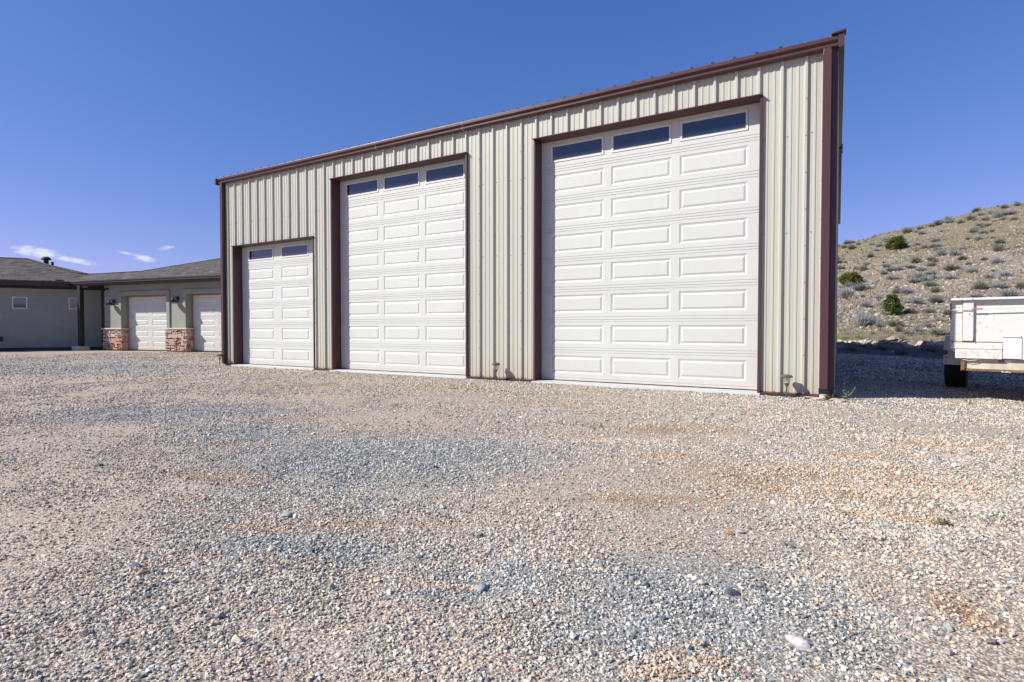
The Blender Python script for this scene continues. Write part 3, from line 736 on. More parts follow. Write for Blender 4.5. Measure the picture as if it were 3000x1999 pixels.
ru = m.ramp(m.noise(4.5, 8, .75), [(.54, (0, 0, 0)), (.70, (1, 1, 1))])
lowm = m.n('ShaderNodeMapRange'); lowm.inputs['From Min'].default_value = .85; lowm.inputs['From Max'].default_value = .45; m.l(spx.outputs[2], lowm.inputs['Value'])
c = m.mix(m.math('MULTIPLY', m.math('MULTIPLY', ru, lowm.outputs[0]), .85), c, (.36, .19, .08))
m.col(c).bump(m.noise(5, 3), .12, .01); m_white = m.m
m_rust = paint('rusty_steel', (.20, .105, .05), .8, .5, .4, 14, (1, 1, 1))
m_beam = paint('grimy_cream_paint', (.50, .455, .38), .6, .25, .2, 5, (1, 1, .4))
m_tyre = paint('tyre_rubber', (.018, .018, .019), .8, .2, .1)
m_red = paint('red_lens', (.40, .02, .015), .25, .1); m_redt = paint('red_tape', (.50, .10, .07), .4, .2); m_whitet = paint('white_tape', (.72, .68, .60), .4, .1)
tr = empty('utility_trailer', (1.52, 1.346, .031), math.atan2(-.2, .98), 'weathered white steel utility trailer with rust specks parked right of the garage', 'trailer')
def T(name, mat, b=.003, **k):
    m = MB(); k_ = k.get('boxes'); [m.box(*q) for q in k_]; return m.build(name, mat, tr, bevel=b)
T('body_side', m_white, boxes=[(-.02, 2.12, .05, .09, .62, 1.335)])
T('body_wall', m_white, boxes=[(-.02, .02, .095, 2.8, .62, 1.335)]); T('body_wall', m_white, boxes=[(2.08, 2.12, .095, 2.8, .62, 1.335)])
T('body_wall', m_white, boxes=[(-.02, 2.12, 2.805, 2.84, .62, 1.335)]); T('floor', m_white, boxes=[(.0, 2.1, .05, 2.8, .58, .615)])
T('rim', m_white, .008, boxes=[(-.045, 2.15, -.045, .095, 1.337, 1.372)]); T('rim', m_white, boxes=[(-.045, .03, .1, 2.86, 1.337, 1.372)]); T('rim', m_white, boxes=[(2.07, 2.15, .1, 2.86, 1.337, 1.372)]); T('rim', m_white, boxes=[(.03, 2.07, 2.78, 2.86, 1.337, 1.372)])
T('corner_plate', m_white, boxes=[(-.030, .112, .030, .0485, .640, 1.334)])
T('corner_post', m_white, .006, boxes=[(.117, .238, .002, .0485, .745, 1.334)])
T('corner_post', m_white, .006, boxes=[(1.86, 1.98, .002, .0485, .745, 1.334)])
T('lower_rail', m_white, boxes=[(-.022, .56, .020, .0485, .626, .728)])
T('lower_rail', m_white, boxes=[(.765, 2.12, .020, .0485, .626, .728)])
T('toolbox', m_white, .006, boxes=[(.035, .560, -.020, .35, .487, .6245)])
T('toolbox', m_white, .006, boxes=[(.770, 2.05, -.020, .35, .487, .795)])
tr.scale = (.966,) * 3
T('rust_seam', m_rust, 0, boxes=[(-.020, .560, .012, .047, .7285, .7345)]); T('rust_seam', m_rust, 0, boxes=[(.036, .560, -.0215, .30, .6248, .6290)]); T('rust_seam', m_rust, 0, boxes=[(.1125, .1165, .022, .047, .64, 1.33)]); T('rust_seam', m_rust, 0, boxes=[(.118, .24, .000, .047, .7350, .7445)])
hp = T('hatch_panel', paint('clean_white_panel', (.64, .64, .64), .35, .03, .02), .004, boxes=[(.566, .764, -.012, .045, .497, .795)])
MB().tube([(.74, -.015, .800), (.752, -.025, .803), (.760, -.025, .818)], .006, 6).build('hatch_pull', m_rust, hp)
T('hatch_hinge', m_bronze, .001, boxes=[(.562, .768, -.018, -.008, .796, .803)])
T('frame_beam', m_beam, boxes=[(.147, 2.0, .06, .10, .335, .486)])
T('frame_bracket', m_rust, boxes=[(.100, .146, .02, .12, .318, .484)])
T('frame_channel', m_rust, boxes=[(.10, 2.0, .045, .20, .304, .334)])
for x in (.55, .60): MB().prism([(x, .303), (x + .055, .303), (x + .05, .297), (x + .003, .318)], .030, .044, 'y').build('frame_gusset', m_whitet, tr)
T('reflector_tape', m_redt, 0, boxes=[(.517, .586, .056, .0595, .437, .474)]); T('reflector_tape', m_whitet, 0, boxes=[(.587, .657, .056, .0595, .437, .472)])
for x, z in ((-.022, 1.2),): pass
MB().tube([(-.035, -.012, 1.196), (.10, -.02, 1.203), (.22, -.03, 1.207), (.78, -.035, 1.222), (1.5, -.03, 1.215), (2.1, -.02, 1.20)], .0075, 8).build('tie_rod', m_white, tr, smooth=True)
MB().tube([(.218, -.0305, 1.207), (.34, -.0315, 1.2105)], .0105, 8).build('rod_sleeve', m_redt, tr, smooth=True)
MB().tube([(.09, .01, .484), (.13, .0, .468), (.20, -.005, .457), (.27, .0, .465), (.31, .01, .484)], .0045, 6).build('cable', m_whitet, tr, smooth=True)
for x in (-.026,):
    MB().tube([(x, .02, 1.06), (x, .02, 1.30)], .008, 6).build('latch_bar', m_rust, tr)
# fender, splash block, tail light, wheels, axle and frame behind
for sgn, o_ in ((1, 0), (-1, 2.1)):
    X = lambda v: (v if sgn > 0 else 2.1 - v)
    MB().prism([(X(-.200), .545), (X(-.197), .60), (X(-.178), .79), (X(-.165), .803), (X(-.03), .803), (X(-.03), .545)], 1.30, 2.75, 'y').build('fender', m_white, tr, bevel=.006)
    MB().prism([(X(-.205), .508), (X(-.205), .544), (X(-.03), .544), (X(-.03), .508)], 1.27, 2.75, 'y').build('fender_lip', m_white, tr, bevel=.004)
    MB().prism([(X(-.199), .320), (X(-.199), .507), (X(.035), .507), (X(.035), .320)], 1.31, 1.36, 'y').build('splash_block', m_white, tr, bevel=.004)
    tl = MB(Matrix.Translation((X(-.171), 1.262, .528)) @ Matrix.Rotation(R(90), 4, 'X')).lathe([(.036, -.02), (.036, .012), (.028, .014)], n=18).build('tail_light', m_black, tr, smooth=True)
    MB(Matrix.Translation((X(-.171), 1.262, .528)) @ Matrix.Rotation(R(90), 4, 'X')).lathe([(.027, .013), (.022, .022), (.004, .026)], n=18).build('lens', m_red, tl, smooth=True)
    wl = MB(Matrix.Translation((X(-.075), 2.28, .240)) @ Matrix.Rotation(R(90), 4, 'Y')).lathe([(.20, -.145), (.33, -.155), (.362, -.135), (.37, -.10), (.362, -.095), (.362, -.045), (.37, -.04), (.37, .04), (.362, .045), (.362, .095), (.37, .10), (.362, .135), (.33, .155), (.20, .145)], n=36).build('tyre', m_tyre, tr, smooth=True)
    MB(Matrix.Translation((X(-.075), 2.28, .240)) @ Matrix.Rotation(R(90), 4, 'Y')).lathe([(.199, -.12), (.12, -.10), (.05, -.13), (.05, .13), (.12, .10), (.199, .12)], n=20).build('rim_disc', m_beam, wl, smooth=True)
MB().tube([(.09, 2.28, .240), (2.0, 2.28, .240)], .05, 10).build('axle', m_rust, tr, smooth=True)
T('frame_beam', m_rust, boxes=[(.30, .38, .21, 2.7, .42, .57), (1.72, 1.80, .21, 2.7, .42, .57)])
T('drawbar', m_rust, boxes=[(1.0, 1.1, 2.85, 4.6, .42, .52)])
T('jack_stand', m_rust, boxes=[(1.02, 1.08, 4.5, 4.58, -.12, .42)])

# ================================================================ HILL
AZs = [-180, -50, 0, 3.7, 6.9, 8.9, 12.1, 40, 120, 150, 180]; TTs = [0, 0, .131, .1435, .151, .159, .166, .24, .24, 0, 0]
R0, RC = 26., 75.
def hill0(x, y):
    dx, dy = x - .1, y + 8.73; r = math.hypot(dx, dy); a = math.degrees(math.atan2(dx, dy)); T_ = float(np.interp(a, AZs, TTs))
    if r < R0: h = -.5 * min(1, (R0 - r) / 3)
    elif r < RC: h = (T_ * RC + .925) * ((r - R0) / (RC - R0)) ** 1.12
    elif r < 170: h = T_ * RC + .925 + (r - RC) * .03
    else: h = T_ * RC + .925 + 95 * .03 - (r - 170) * .05
    return h, r, T_
def hill(x, y):
    h, r, T_ = hill0(x, y)
    k = sstep(R0, R0 + 12, r) * min(1, T_ / .05)
    h += k * (.16 * noise.noise(Vector((x * .32, y * .32, 7))) + .22 * noise.noise(Vector((x * .13, y * .13, 2))) + .08 * noise.noise(Vector((x * .6, y * .6, 5))) + (.05) * noise.noise(Vector((x * 1.9, y * 1.9, 9))))
    if T_ <= .001: h = min(h, -.6)
    return h
aa = np.concatenate([np.linspace(-60, -6, 28), np.linspace(-5, 20, 170), np.linspace(21, 150, 60)])
rr = np.concatenate([np.linspace(23, 80, 230), np.linspace(81, 320, 60)])
V = []
for r_ in rr:
    for a_ in aa:
        x = .1 + r_ * math.sin(R(a_)); y = -8.73 + r_ * math.cos(R(a_)); V.append((x, y, hill(x, y)))
na = len(aa); idx = np.arange(len(rr) * na).reshape(len(rr), na)
F = np.stack([idx[:-1, :-1], idx[1:, :-1], idx[1:, 1:], idx[:-1, 1:]], -1).reshape(-1, 4)[:, ::-1]
m = MT('hillside_soil', .95, .1)
big = m.noise(.055, 5, .6); mid = m.noise(.5, 6, .65); fin = m.noise(5, 8, .75)
grass = m.ramp(fin, [(.3, (.18, .148, .10)), (.5, (.345, .295, .205)), (.7, (.49, .435, .325))])
rock = m.ramp(fin, [(.3, (.20, .165, .14)), (.5, (.42, .35, .30)), (.7, (.62, .55, .49))])
sp = m.n('ShaderNodeSeparateXYZ'); m.l(m.co, sp.inputs[0])
# pale rocky scree band halfway up, golden grass above and at the foot
g1 = m.n('ShaderNodeMapRange', interpolation_type='SMOOTHSTEP'); g1.inputs['From Min'].default_value = 1.0; g1.inputs['From Max'].default_value = 2.6; m.l(sp.outputs[2], g1.inputs['Value'])
g2 = m.n('ShaderNodeMapRange', interpolation_type='SMOOTHSTEP'); g2.inputs['From Min'].default_value = 7.8; g2.inputs['From Max'].default_value = 4.5; m.l(sp.outputs[2], g2.inputs['Value'])
band = m.math('MULTIPLY', g1.outputs[0], g2.outputs[0])
k = m.math('ADD', m.math('MULTIPLY', band, .75), m.math('MULTIPLY', m.math('SUBTRACT', mid, .5), 1.6))
c = m.mix(m.ramp(k, [(.25, (0, 0, 0)), (.6, (1, 1, 1))]), grass, rock)
c = m.mix(.7, c, m.ramp(m.noise(1.3, 8, .75), [(.35, (.50, .51, .47)), (.65, (1.1, 1.08, 1.05))]), 'MULTIPLY')
m.col(c).bump(m.math('ADD', fin, m.noise(1.6, 6, .7)), 1.0, .22); m_hill = m.m
me = npmesh('hillside', V, F, m_hill); me.polygons.foreach_set('use_smooth', [True] * len(F))
tag(link('hillside', me), 'dry grassy hillside rising behind the yard', None, None, 'structure')

# low hills behind the camera, seen only as reflections in the panes
V = []; F = []
aa2 = np.linspace(75, 285, 106); n2 = len(aa2)
for r_ in (230, 300, 380, 480):
    for a_ in aa2:
        x = r_ * math.sin(R(a_)); y = r_ * math.cos(R(a_)); h = {230: -1, 300: 9, 380: 17, 480: -2}[r_]
        V.append((x, y, h * (.55 + .9 * abs(noise.noise(Vector((x * .006, y * .006, 1))))) if h > 0 else h))
idx = np.arange(4 * n2).reshape(4, n2); F = np.stack([idx[:-1, :-1], idx[1:, :-1], idx[1:, 1:], idx[:-1, 1:]], -1).reshape(-1, 4)[:, ::-1]
m = MT('far_hill_scrub', .95, .1); m.col(m.ramp(m.noise(.05, 8, .7), [(.35, (.05, .065, .03)), (.65, (.20, .18, .11))])); m_far = m.m
tag(link('distant_hills', npmesh('distant_hills', V, F, m_far)), 'low scrubby hills across the valley', None, None, 'structure')

# ---------------------------------------------------------------- vegetation meshes
def leafmat(name, lo, hi, rough=.8):
    m = MT(name, rough, .15); oi = m.n('ShaderNodeObjectInfo')
    a = m.noise(7, 4, .7); c = m.ramp(a, [(.3, lo), (.7, hi)])
    hsv = m.n('ShaderNodeHueSaturation'); mr = m.n('ShaderNodeMapRange'); mr.inputs['To Min'].default_value = .75; mr.inputs['To Max'].default_value = 1.25
    m.l(oi.outputs['Random'], mr.inputs['Value']); m.l(mr.outputs[0], hsv.inputs['Value']); m.l(c, hsv.inputs['Color']); m.col(hsv.outputs[0]); return m.m
m_sage = leafmat('grey_shrub_twigs', (.17, .175, .18), (.36, .365, .375))
m_sageg = leafmat('olive_shrub_leaves', (.115, .12, .085), (.25, .25, .19))
m_juni = leafmat('juniper_foliage', (.035, .055, .012), (.12, .15, .03))
m_yel = leafmat('yellow_green_shrub', (.10, .12, .015), (.24, .25, .04))
m_broom = leafmat('broom_stems', (.12, .15, .06), (.32, .35, .17))
m_grass = leafmat('dry_grass', (.27, .225, .14), (.50, .44, .31))
m_green = leafmat('green_grass', (.10, .17, .03), (.25, .36, .08))
m_scrub = leafmat('scrub_twigs', (.11, .11, .09), (.27, .27, .225))
m_dead = leafmat('dead_twigs', (.10, .085, .07), (.30, .27, .23))
m_bark = paint('bark', (.13, .10, .08), .9, .3)
def twigs(n, rad, hgt, wd, spread=1.1, seg=2, seed=0, leaf=0):
    g = np.random.default_rng(seed); V = []; F = []
    for i in range(n):
        th = g.random() * 2 * math.pi; ph = (g.random() ** .7) * spread; L_ = (.55 + .5 * g.random())
        d = np.array([math.sin(ph) * math.cos(th) * rad * 1.1, math.sin(ph) * math.sin(th) * rad * 1.1, (math.cos(ph) * .85 + .1) * hgt]) * L_
        b = np.array([math.cos(th), math.sin(th), 0]) * rad * .22 * g.random()
        s = np.cross(d, [g.normal(), g.normal(), g.normal()]); s = s / (np.linalg.norm(s) + 1e-9) * wd
        m1 = b + d * .5 + g.normal(size=3) * rad * .07; e = b + d + g.normal(size=3) * rad * .06
        k = len(V); V += [b - s, b + s, m1 - s * .8, m1 + s * .8, e]; F += [(k, k + 1, k + 3), (k, k + 3, k + 2), (k + 2, k + 3, k + 4)]
        for q in range(leaf):
            t = .35 + .65 * g.random(); p = b + (e - b) * t + g.normal(size=3) * rad * .07; u = g.normal(size=3); u /= np.linalg.norm(u); v = np.cross(u, g.normal(size=3)); v /= np.linalg.norm(v) + 1e-9
            k = len(V); V += [p, p + u * wd * 3.2, p + v * wd * 2.2]; F.append((k, k + 1, k + 2))
    return V, F
def crown(n, rx, rz, seed, leaf=.05, cone=0, cl=26):
    """leaf clumps through a lumpy crown"""
    g = np.random.default_rng(seed); V = []; F = []; cs = []
    for i in range(cl):
        th = g.random() * 2 * math.pi; z = g.random(); rr_ = rx * (1 - cone * z) * math.sqrt(max(.05, 1 - (2 * z - 1) ** 2 * (.75 - .35 * cone))) * (.55 + .45 * g.random())
        cs.append((rr_ * math.cos(th), rr_ * math.sin(th), rz * (.05 + .9 * z), rx * (.20 + .16 * g.random()) * (1 - .4 * cone * z)))
    for i in range(n):
        c = cs[g.integers(cl)]; u = g.normal(size=3); u /= np.linalg.norm(u); p = np.array(c[:3]) + u * c[3] * g.random() ** .4 * np.array([1, 1, .8]); p[2] = max(p[2], .02)
        a = g.normal(size=3) + u; a /= np.linalg.norm(a); b = np.cross(a, g.normal(size=3)); b /= np.linalg.norm(b) + 1e-9; l_ = leaf * (.6 + .8 * g.random())
        k = len(V); V += [p - b * l_ * .35, p + b * l_ * .35, p + a * l_ * 1.3]; F.append((k, k + 1, k + 2))
    return V, F
def bush(name, x, y, s, mesh_parts, label, cat, group=None, z=None, sz=None):
    t = empty(name, (x, y, (hill(x, y) if z is None else z) - .02), rng.random() * 6.28, label, cat, group); t.scale = (s, s, sz or s)
    for n_, me in mesh_parts: link(n_, me, t)
    return t
sage_me = []
for i in range(6):
    sage_me.append(npmesh('grey_shrub', *twigs(230 + 25 * i, .5, .62 + .10 * (i % 3), .0115, 1.15 + .1 * (i % 2), seed=20 + i, leaf=1), m_sage if i < 4 else m_sageg))
SH = [(1.32, 65.56, 0.99), (9.32, 64.9, 0.76), (9.71, 63.74, 0.9), (7.41, 63.0, 0.9), (8.24, 62.31, 0.59), (6.17, 62.01, 1.05), (11.01, 60.21, 0.84), (12.07, 61.76, 0.71), (12.65, 58.2, 0.93), (13.46, 58.76, 1.2), (14.92, 62.55, 0.56), (10.21, 59.63, 0.7), (10.5, 54.72, 0.64), (5.71, 51.61, 0.38), (6.79, 44.05, 0.76), (4.38, 41.79, 0.64), (5.79, 40.64, 0.72), (2.93, 39.69, 0.52), (5.94, 33.87, 0.79), (7.21, 35.5, 0.72), (9.79, 42.77, 0.61), (8.17, 44.46, 0.54), (6.46, 37.23, 0.94), (4.69, 36.24, 0.76), (2.1, 46.23, 0.6), (1.34, 34.75, 1.05), (0.55, 32.97, 0.93), (4.17, 33.98, 0.81), (4.82, 32.7, 0.78), (6.81, 30.6, 0.71), (7.53, 32.61, 0.66), (8.23, 32.68, 0.65), (7.46, 27.84, 0.79), (3.8, 28.59, 0.63), (4.04, 25.65, 0.5), (4.62, 24.87, 0.41), (1.46, 27.84, 0.72), (2.2, 30.51, 0.59), (1.13, 23.45, 0.92), (1.69, 23.43, 0.77), (2.41, 22.69, 0.74), (2.47, 21.58, 0.39), (2.76, 21.05, 0.5), (3.12, 21.52, 0.38), (3.58, 22.28, 0.39), (4.17, 23.51, 0.47), (3.71, 20.55, 0.67), (2.36, 19.18, 0.48), (6.32, 28.76, 0.68)]
for i in range(240):
    a_ = R(rng.uniform(-3, 19)); r_ = math.sqrt(rng.uniform(29 ** 2, 76 ** 2)); SH.append((.1 + r_ * math.sin(a_), -8.73 + r_ * math.cos(a_), rng.uniform(.25, .8)))
for i, (x, y, s) in enumerate(SH):
    ki = i % 6 if rng.random() < .8 else 4 + i % 2
    o = link('hill_shrub', sage_me[ki]); g_ = gh(x, y) if math.hypot(x, y + 8.73) < R0 + 1 else hill(x, y)
    o.location = (x, y, max(g_, hill(x, y)) - .03); o.rotation_euler = (0, 0, rng.random() * 6.28); o.scale = (s * 1.32, s * 1.32, s * rng.uniform(.85, 1.3))
    zone = 'near the top' if o.location.z > 6.5 else ('halfway up' if o.location.z > 2.2 else 'low on the slope')
    kind_ = 'grey twiggy shrub' if ki < 4 else 'olive green leafy shrub'; big_ = 'broad' if s > .62 else 'small'
    tag(o, f'{big_} {kind_} {zone} of the dry hillside'.replace('slope of the dry hillside', 'slope of the dry hill'), 'shrub', f'{big_} {kind_}s {zone} of the hill')
def juniper(x, y, wd, h_, mat, label, seed, cone):
    cr = npmesh('crown', *crown(7500, wd * .5, h_, seed, .045 * wd, cone, 60), mat)
    tk = MB(); tk.tube([(0, 0, -.1), (.02, .01, h_ * .35), (0, 0, h_ * .8)], [.07 * wd, .05 * wd, .015], 8)
    for q in range(5):
        an = q * 1.3; tk.tube([(0, 0, h_ * (.12 + .1 * q)), (math.cos(an) * wd * .2, math.sin(an) * wd * .2, h_ * (.2 + .12 * q)), (math.cos(an) * wd * .38, math.sin(an) * wd * .38, h_ * (.25 + .13 * q))], [.03 * wd, .02 * wd, .005], 6)
    bush('juniper', x, y, 1, [('trunk', tk.mesh('trunk', m_bark, True)), ('crown', cr)], label, 'tree', 'junipers on the hillside')
juniper(4.51, 51.71, 1.62, 1.15, m_juni, 'round dark green juniper high on the hill near the skyline', 3, .1)
juniper(.80, 37.37, 1.35, .88, m_yel, 'bright yellow green bush on the hill close beside the garage wall', 4, .05)
juniper(2.5, 25.59, .98, 1.02, m_juni, 'pointed dark green juniper low on the slope casting a shadow', 5, .55)
broom = [npmesh('broom', *twigs(900, .55, .95, .0055, .75, seed=40 + i, leaf=1), m_broom) for i in range(3)]
for i, (x, y, s, lb) in enumerate(((.22, 20.3, .98, 'dark green broom bush right beside the far corner of the garage'), (.98, 20.4, 1.0, 'pale green broom bush left of the rubble berm'), (3.35, 20.6, .85, 'feathery green bush behind the right end of the rubble berm'),
                                   (3.95, 20.2, .80, 'bright green bush half hidden by the trailer fender'), (3.45, 18.7, .62, 'dry brown brushy bush at the right end of the rubble berm'), (2.15, 20.2, .62, 'grey green bush behind the middle of the rubble berm'))):
    me = broom[i % 3]
    if i == 3: me = npmesh('broom', *twigs(900, .55, .9, .008, .8, seed=50, leaf=2), m_yel)
    if i == 4: me = npmesh('broom', *twigs(900, .55, .7, .006, 1.1, seed=51, leaf=0), m_grass)
    o = link('broom_bush', me); o.location = (x, y, -.08); o.rotation_euler = (0, 0, i * 1.1); o.scale = (s,) * 3; tag(o, lb, 'bush', 'bushes at the foot of the hill')
# dense low scrub between the larger shrubs
V = []; F = []; g = np.random.default_rng(77)
for i in range(2600):
    a_ = R(g.uniform(-3, 19)); r_ = math.sqrt(g.uniform(28 ** 2, 77 ** 2)); x = .1 + r_ * math.sin(a_); y = -8.73 + r_ * math.cos(a_)
    if noise.noise(Vector((x * .16, y * .16, 12))) + .4 * noise.noise(Vector((x * .5, y * .5, 12))) < -.05: continue
    z = hill(x, y) - .02; sz_ = g.uniform(.10, .30)
    for q in range(16):
        th = g.random() * 6.28; el_ = g.uniform(.25, 1.4); d_ = np.array([math.cos(th) * math.cos(el_), math.sin(th) * math.cos(el_), math.sin(el_) * .8]) * sz_ * g.uniform(.6, 1.1)
        s_ = np.array([-math.sin(th), math.cos(th), g.normal() * .4]) * .013; p = np.array([x, y, z]) + d_ * .1; k = len(V); V += [p - s_, p + s_, p + d_]; F.append((k, k + 1, k + 2))
tag(link('hillside_scrub', npmesh('hillside_scrub', V, F, m_scrub)), 'low grey green scrub mottling the hillside', 'scrub', None, 'stuff')
# dry grass tufts covering the hillside
n_t = 26000; g = np.random.default_rng(5)
a_ = np.radians(g.uniform(-3, 20, n_t)); r_ = np.sqrt(g.uniform(27 ** 2, 80 ** 2, n_t)); X = .1 + r_ * np.sin(a_); Y = -8.73 + r_ * np.cos(a_)
V = []; F = []
for x, y in zip(X, Y):
    if noise.noise(Vector((x * .11, y * .11, 8))) < -.12 and g.random() < .75: continue
    z = hill(x, y); h_ = g.uniform(.05, .17)
    for b in range(4):
        th = g.random() * 6.28; k = len(V); wd = .020
        V += [(x - wd * math.cos(th), y - wd * math.sin(th), z - .02), (x + wd * math.cos(th), y + wd * math.sin(th), z - .02), (x + g.normal() * .07, y + g.normal() * .07, z + h_)]; F.append((k, k + 1, k + 2))
tag(link('hillside_grass', npmesh('hillside_grass', V, F, m_grass)), 'short golden dry grass covering the hillside', 'grass', None, 'stuff')

# ---------------------------------------------------------------- rocks
def rockmesh(name, seed, mat, flat=.7, sub=2):
    import bmesh
    bm = bmesh.new(); bmesh.ops.create_icosphere(bm, subdivisions=sub, radius=1.0); r_ = random.Random(seed)
    off = Vector((r_.random() * 50, r_.random() * 50, 0))
    for v in bm.verts:
        d_ = 1 + .45 * noise.noise(v.co * .9 + off) + .15 * noise.noise(v.co * 2.5 + off); v.co = v.co * d_
    for q in range(5):   # cut facets
        n_ = Vector((r_.gauss(0, 1), r_.gauss(0, 1), r_.gauss(0, 1))).normalized(); lim = .62 + r_.random() * .2
        for v in bm.verts:
            e_ = v.co.dot(n_) - lim
            if e_ > 0: v.co -= n_ * e_
    for v in bm.verts: v.co.z *= flat
    me = bpy.data.meshes.new(name); bm.to_mesh(me); bm.free(); me.materials.append(mat); return me
rub = [rockmesh('berm_rock', 60 + i, m_rubble, .75) for i in range(7)]
# earth berm with rubble on it, along the end of the building's shadow
def berm(t, s):  # t along, s across
    return (.30 + 3.0 * t, 18.72 + .16 * math.sin(t * 5) + s)
def bermz(x, y):
    d_ = y - 18.72 - .16 * math.sin((x - .3) / 3 * 5); lat = sstep(-2.2, -.2, x) * (1 - sstep(5.5, 8.0, x))
    f = math.cos(min(1, d_ / 1.2) * math.pi / 2) if d_ > 0 else (1 - sstep(0, 4.5, -d_)) ** .8
    return -.16 + lat * f * (.42 + .20 * noise.noise(Vector((x * 1.3, y * 1.1, 3)))) + lat * .10 * noise.noise(Vector((x * 2.6, y * 2.6, 1))) * min(1, f * 3) + .03 * noise.noise(Vector((x * 7, y * 7, 1))) * lat
V = []; nb, mbn = 90, 60
for i in range(nb):
    for j in range(mbn):
        x = -2.5 + 11 * i / (nb - 1); y = 13.9 + 6.2 * j / (mbn - 1); V.append((x, y, bermz(x, y)))
idx = np.arange(nb * mbn).reshape(nb, mbn); F = np.stack([idx[:-1, :-1], idx[1:, :-1], idx[1:, 1:], idx[:-1, 1:]], -1).reshape(-1, 4)
m = MT('berm_soil', .95, .1); m.col(m.ramp(m.noise(6, 8, .75), [(.3, (.08, .06, .045)), (.7, (.26, .20, .155))])).bump(m.noise(9, 6, .7), .8, .06)
tag(link('earth_berm', npmesh('earth_berm', V, F, m.m)), 'low bank of reddish soil at the back of the yard', None, None, 'structure')
for i in range(150):
    x = rng.uniform(.1, 4.6); y = 18.72 + .16 * math.sin((x - .3) / 3 * 5) + (rng.normal() * .30 if i < 105 else -abs(rng.normal()) * 1.9)
    k = rng.uniform(.05, .15) * (1.25 if i % 6 == 0 else 1) * (1 if i < 105 else .6)
    o = link('berm_rock', rub[i % 7]); o.scale = (k * rng.uniform(.8, 1.4), k, k * rng.uniform(.7, 1.1)); o.location = (x, y, bermz(x, y) + k * .3); o.rotation_euler = (rng.random(), rng.random(), rng.random() * 6)
    tag(o, 'broken pinkish rock heaped on the soil bank behind the yard', 'rock', 'rubble rocks on the bank')
dead = [npmesh('dead_brush', *twigs(320, .5, .55, .006, 1.35, seed=70 + i, leaf=1), m_dead) for i in range(3)]
for i, (x, y, s_, lb) in enumerate(((1.55, 16.9, .70, 'tangle of bare grey branches in the middle of the dark bank'), (2.15, 16.3, .55, 'smaller heap of dead twigs right of the bare branches on the bank'), (.55, 16.4, .5, 'low dead brush on the bank near the garage wall'),
        (3.0, 16.4, .75, 'dark dense brush at the right end of the bank'), (3.35, 15.7, .6, 'dark brush on the bank nearest the trailer fender'), (1.0, 17.6, .45, 'small dry bush just under the rubble rocks'))):
    o = link('dead_brush', dead[i % 3]); o.location = (x, y, bermz(x, y) - .03); o.rotation_euler = (0, 0, i * 1.7); o.scale = (s_ * 1.2, s_ * 1.2, s_ * .8); tag(o, lb, 'brush', 'dead brush on the bank')
# flagstones round the drain
fl = [rockmesh('flagstone', 80 + i, m_flag, .16) for i in range(4)]
for i, (x, y, a, b, rz, lb) in enumerate(((-.19, -.17, .115, .075, .1, 'flat pinkish flagstone left of the drain pipe'), (-.12, -.25, .12, .05, -.3, 'thin flagstone lying in front of the drain pipe'), (.055, -.22, .10, .07, -.9, 'pale flagstone leaning right of the drain pipe'), (.13, -.30, .075, .06, .4, 'grey flat rock at the garage corner'))):
    o = link('flagstone', fl[i]); o.location = (x, y, gh(x, y) + .018); o.scale = (a, b, .11 if i < 3 else .2); o.rotation_euler = (.05 * i, -.08 * i, rz); tag(o, lb, 'rock', 'flat rocks around the drain')
# a few larger stones in the foreground gravel
m_rw = MT('quartz', .7); m_rw.col(m_rw.ramp(m_rw.noise(30, 5), [(.35, (.60, .40, .38)), (.55, (.80, .76, .72))])); m_rw = m_rw.m; m_rd = paint('dark_slate', (.10, .115, .14), .7, .2); m_ro = paint('orange_stone', (.50, .24, .11), .8, .2); m_rg = paint('grey_cobble', (.32, .34, .34), .8, .15)
for i, (x, y, s, mt, lb) in enumerate(((.008, -6.86, .026, m_rw, 'white and pink quartz stone in the foreground gravel'), (-.219, -6.62, .021, m_rd, 'dark slate stone standing out in the blue grey gravel'), (-.33, -5.98, .020, m_ro, 'orange stone in the gravel'),
        (-.29, -5.93, .019, m_rg, 'round grey cobble above the orange stone'), (-2.3, -6.9, .024, m_rg, 'flat grey stone at the left in the gravel'), (-1.02, -7.05, .022, m_rg, 'grey stone in the gravel near the red soil streak'))):
    o = link('stone', rockmesh('stone', 90 + i, mt, .6)); o.location = (x, y, gh(x, y) + s * .4); o.scale = (s * 1.35, s, s); o.rotation_euler = (.1, .2, i * .9); tag(o, lb, 'rock')

# weeds
def weed(x, y, h_, lb, seed, mat=m_broom, n=7, lean=(0, 0)):
    g = np.random.default_rng(seed); V = []; F = []
    for i in range(n):
        th = g.random() * 6.28; L_ = h_ * (.5 + .6 * g.random()); d_ = np.array([math.cos(th) * .45 + lean[0], math.sin(th) * .45 + lean[1], 1.0]); d_ = d_ / np.linalg.norm(d_) * L_
        s = np.array([-math.sin(th), math.cos(th), 0]) * .003
        prev = np.zeros(3)
        for q in range(6):
            p = d_ * (q + 1) / 6 + g.normal(size=3) * .006; k = len(V); V += [prev - s, prev + s, p + s * .7, p - s * .7]; F += [(k, k + 1, k + 2), (k, k + 2, k + 3)]
            for w_ in range(5):
                u = g.normal(size=3) * np.array([1, 1, .5]); u = u / np.linalg.norm(u) * .026 * (1.2 - q / 9); v = np.cross(u, [0, 0, 1]) * .35; k = len(V); V += [p, p + u * .5 + v, p + u, p + u * .5 - v]; F += [(k, k + 1, k + 2), (k, k + 2, k + 3)]
            prev = p
    o = link('weed', npmesh('weed', V, F, mat)); o.location = (x, y, gh(x, y) - .005); tag(o, lb, 'weed')
weed(.17, -.05, .26, 'pale green weed leaning at the edge of the garage shadow', 1, n=5, lean=(.5, -.1))
weed(.09, .1, .17, 'small upright weed beside the garage corner', 2, n=3)
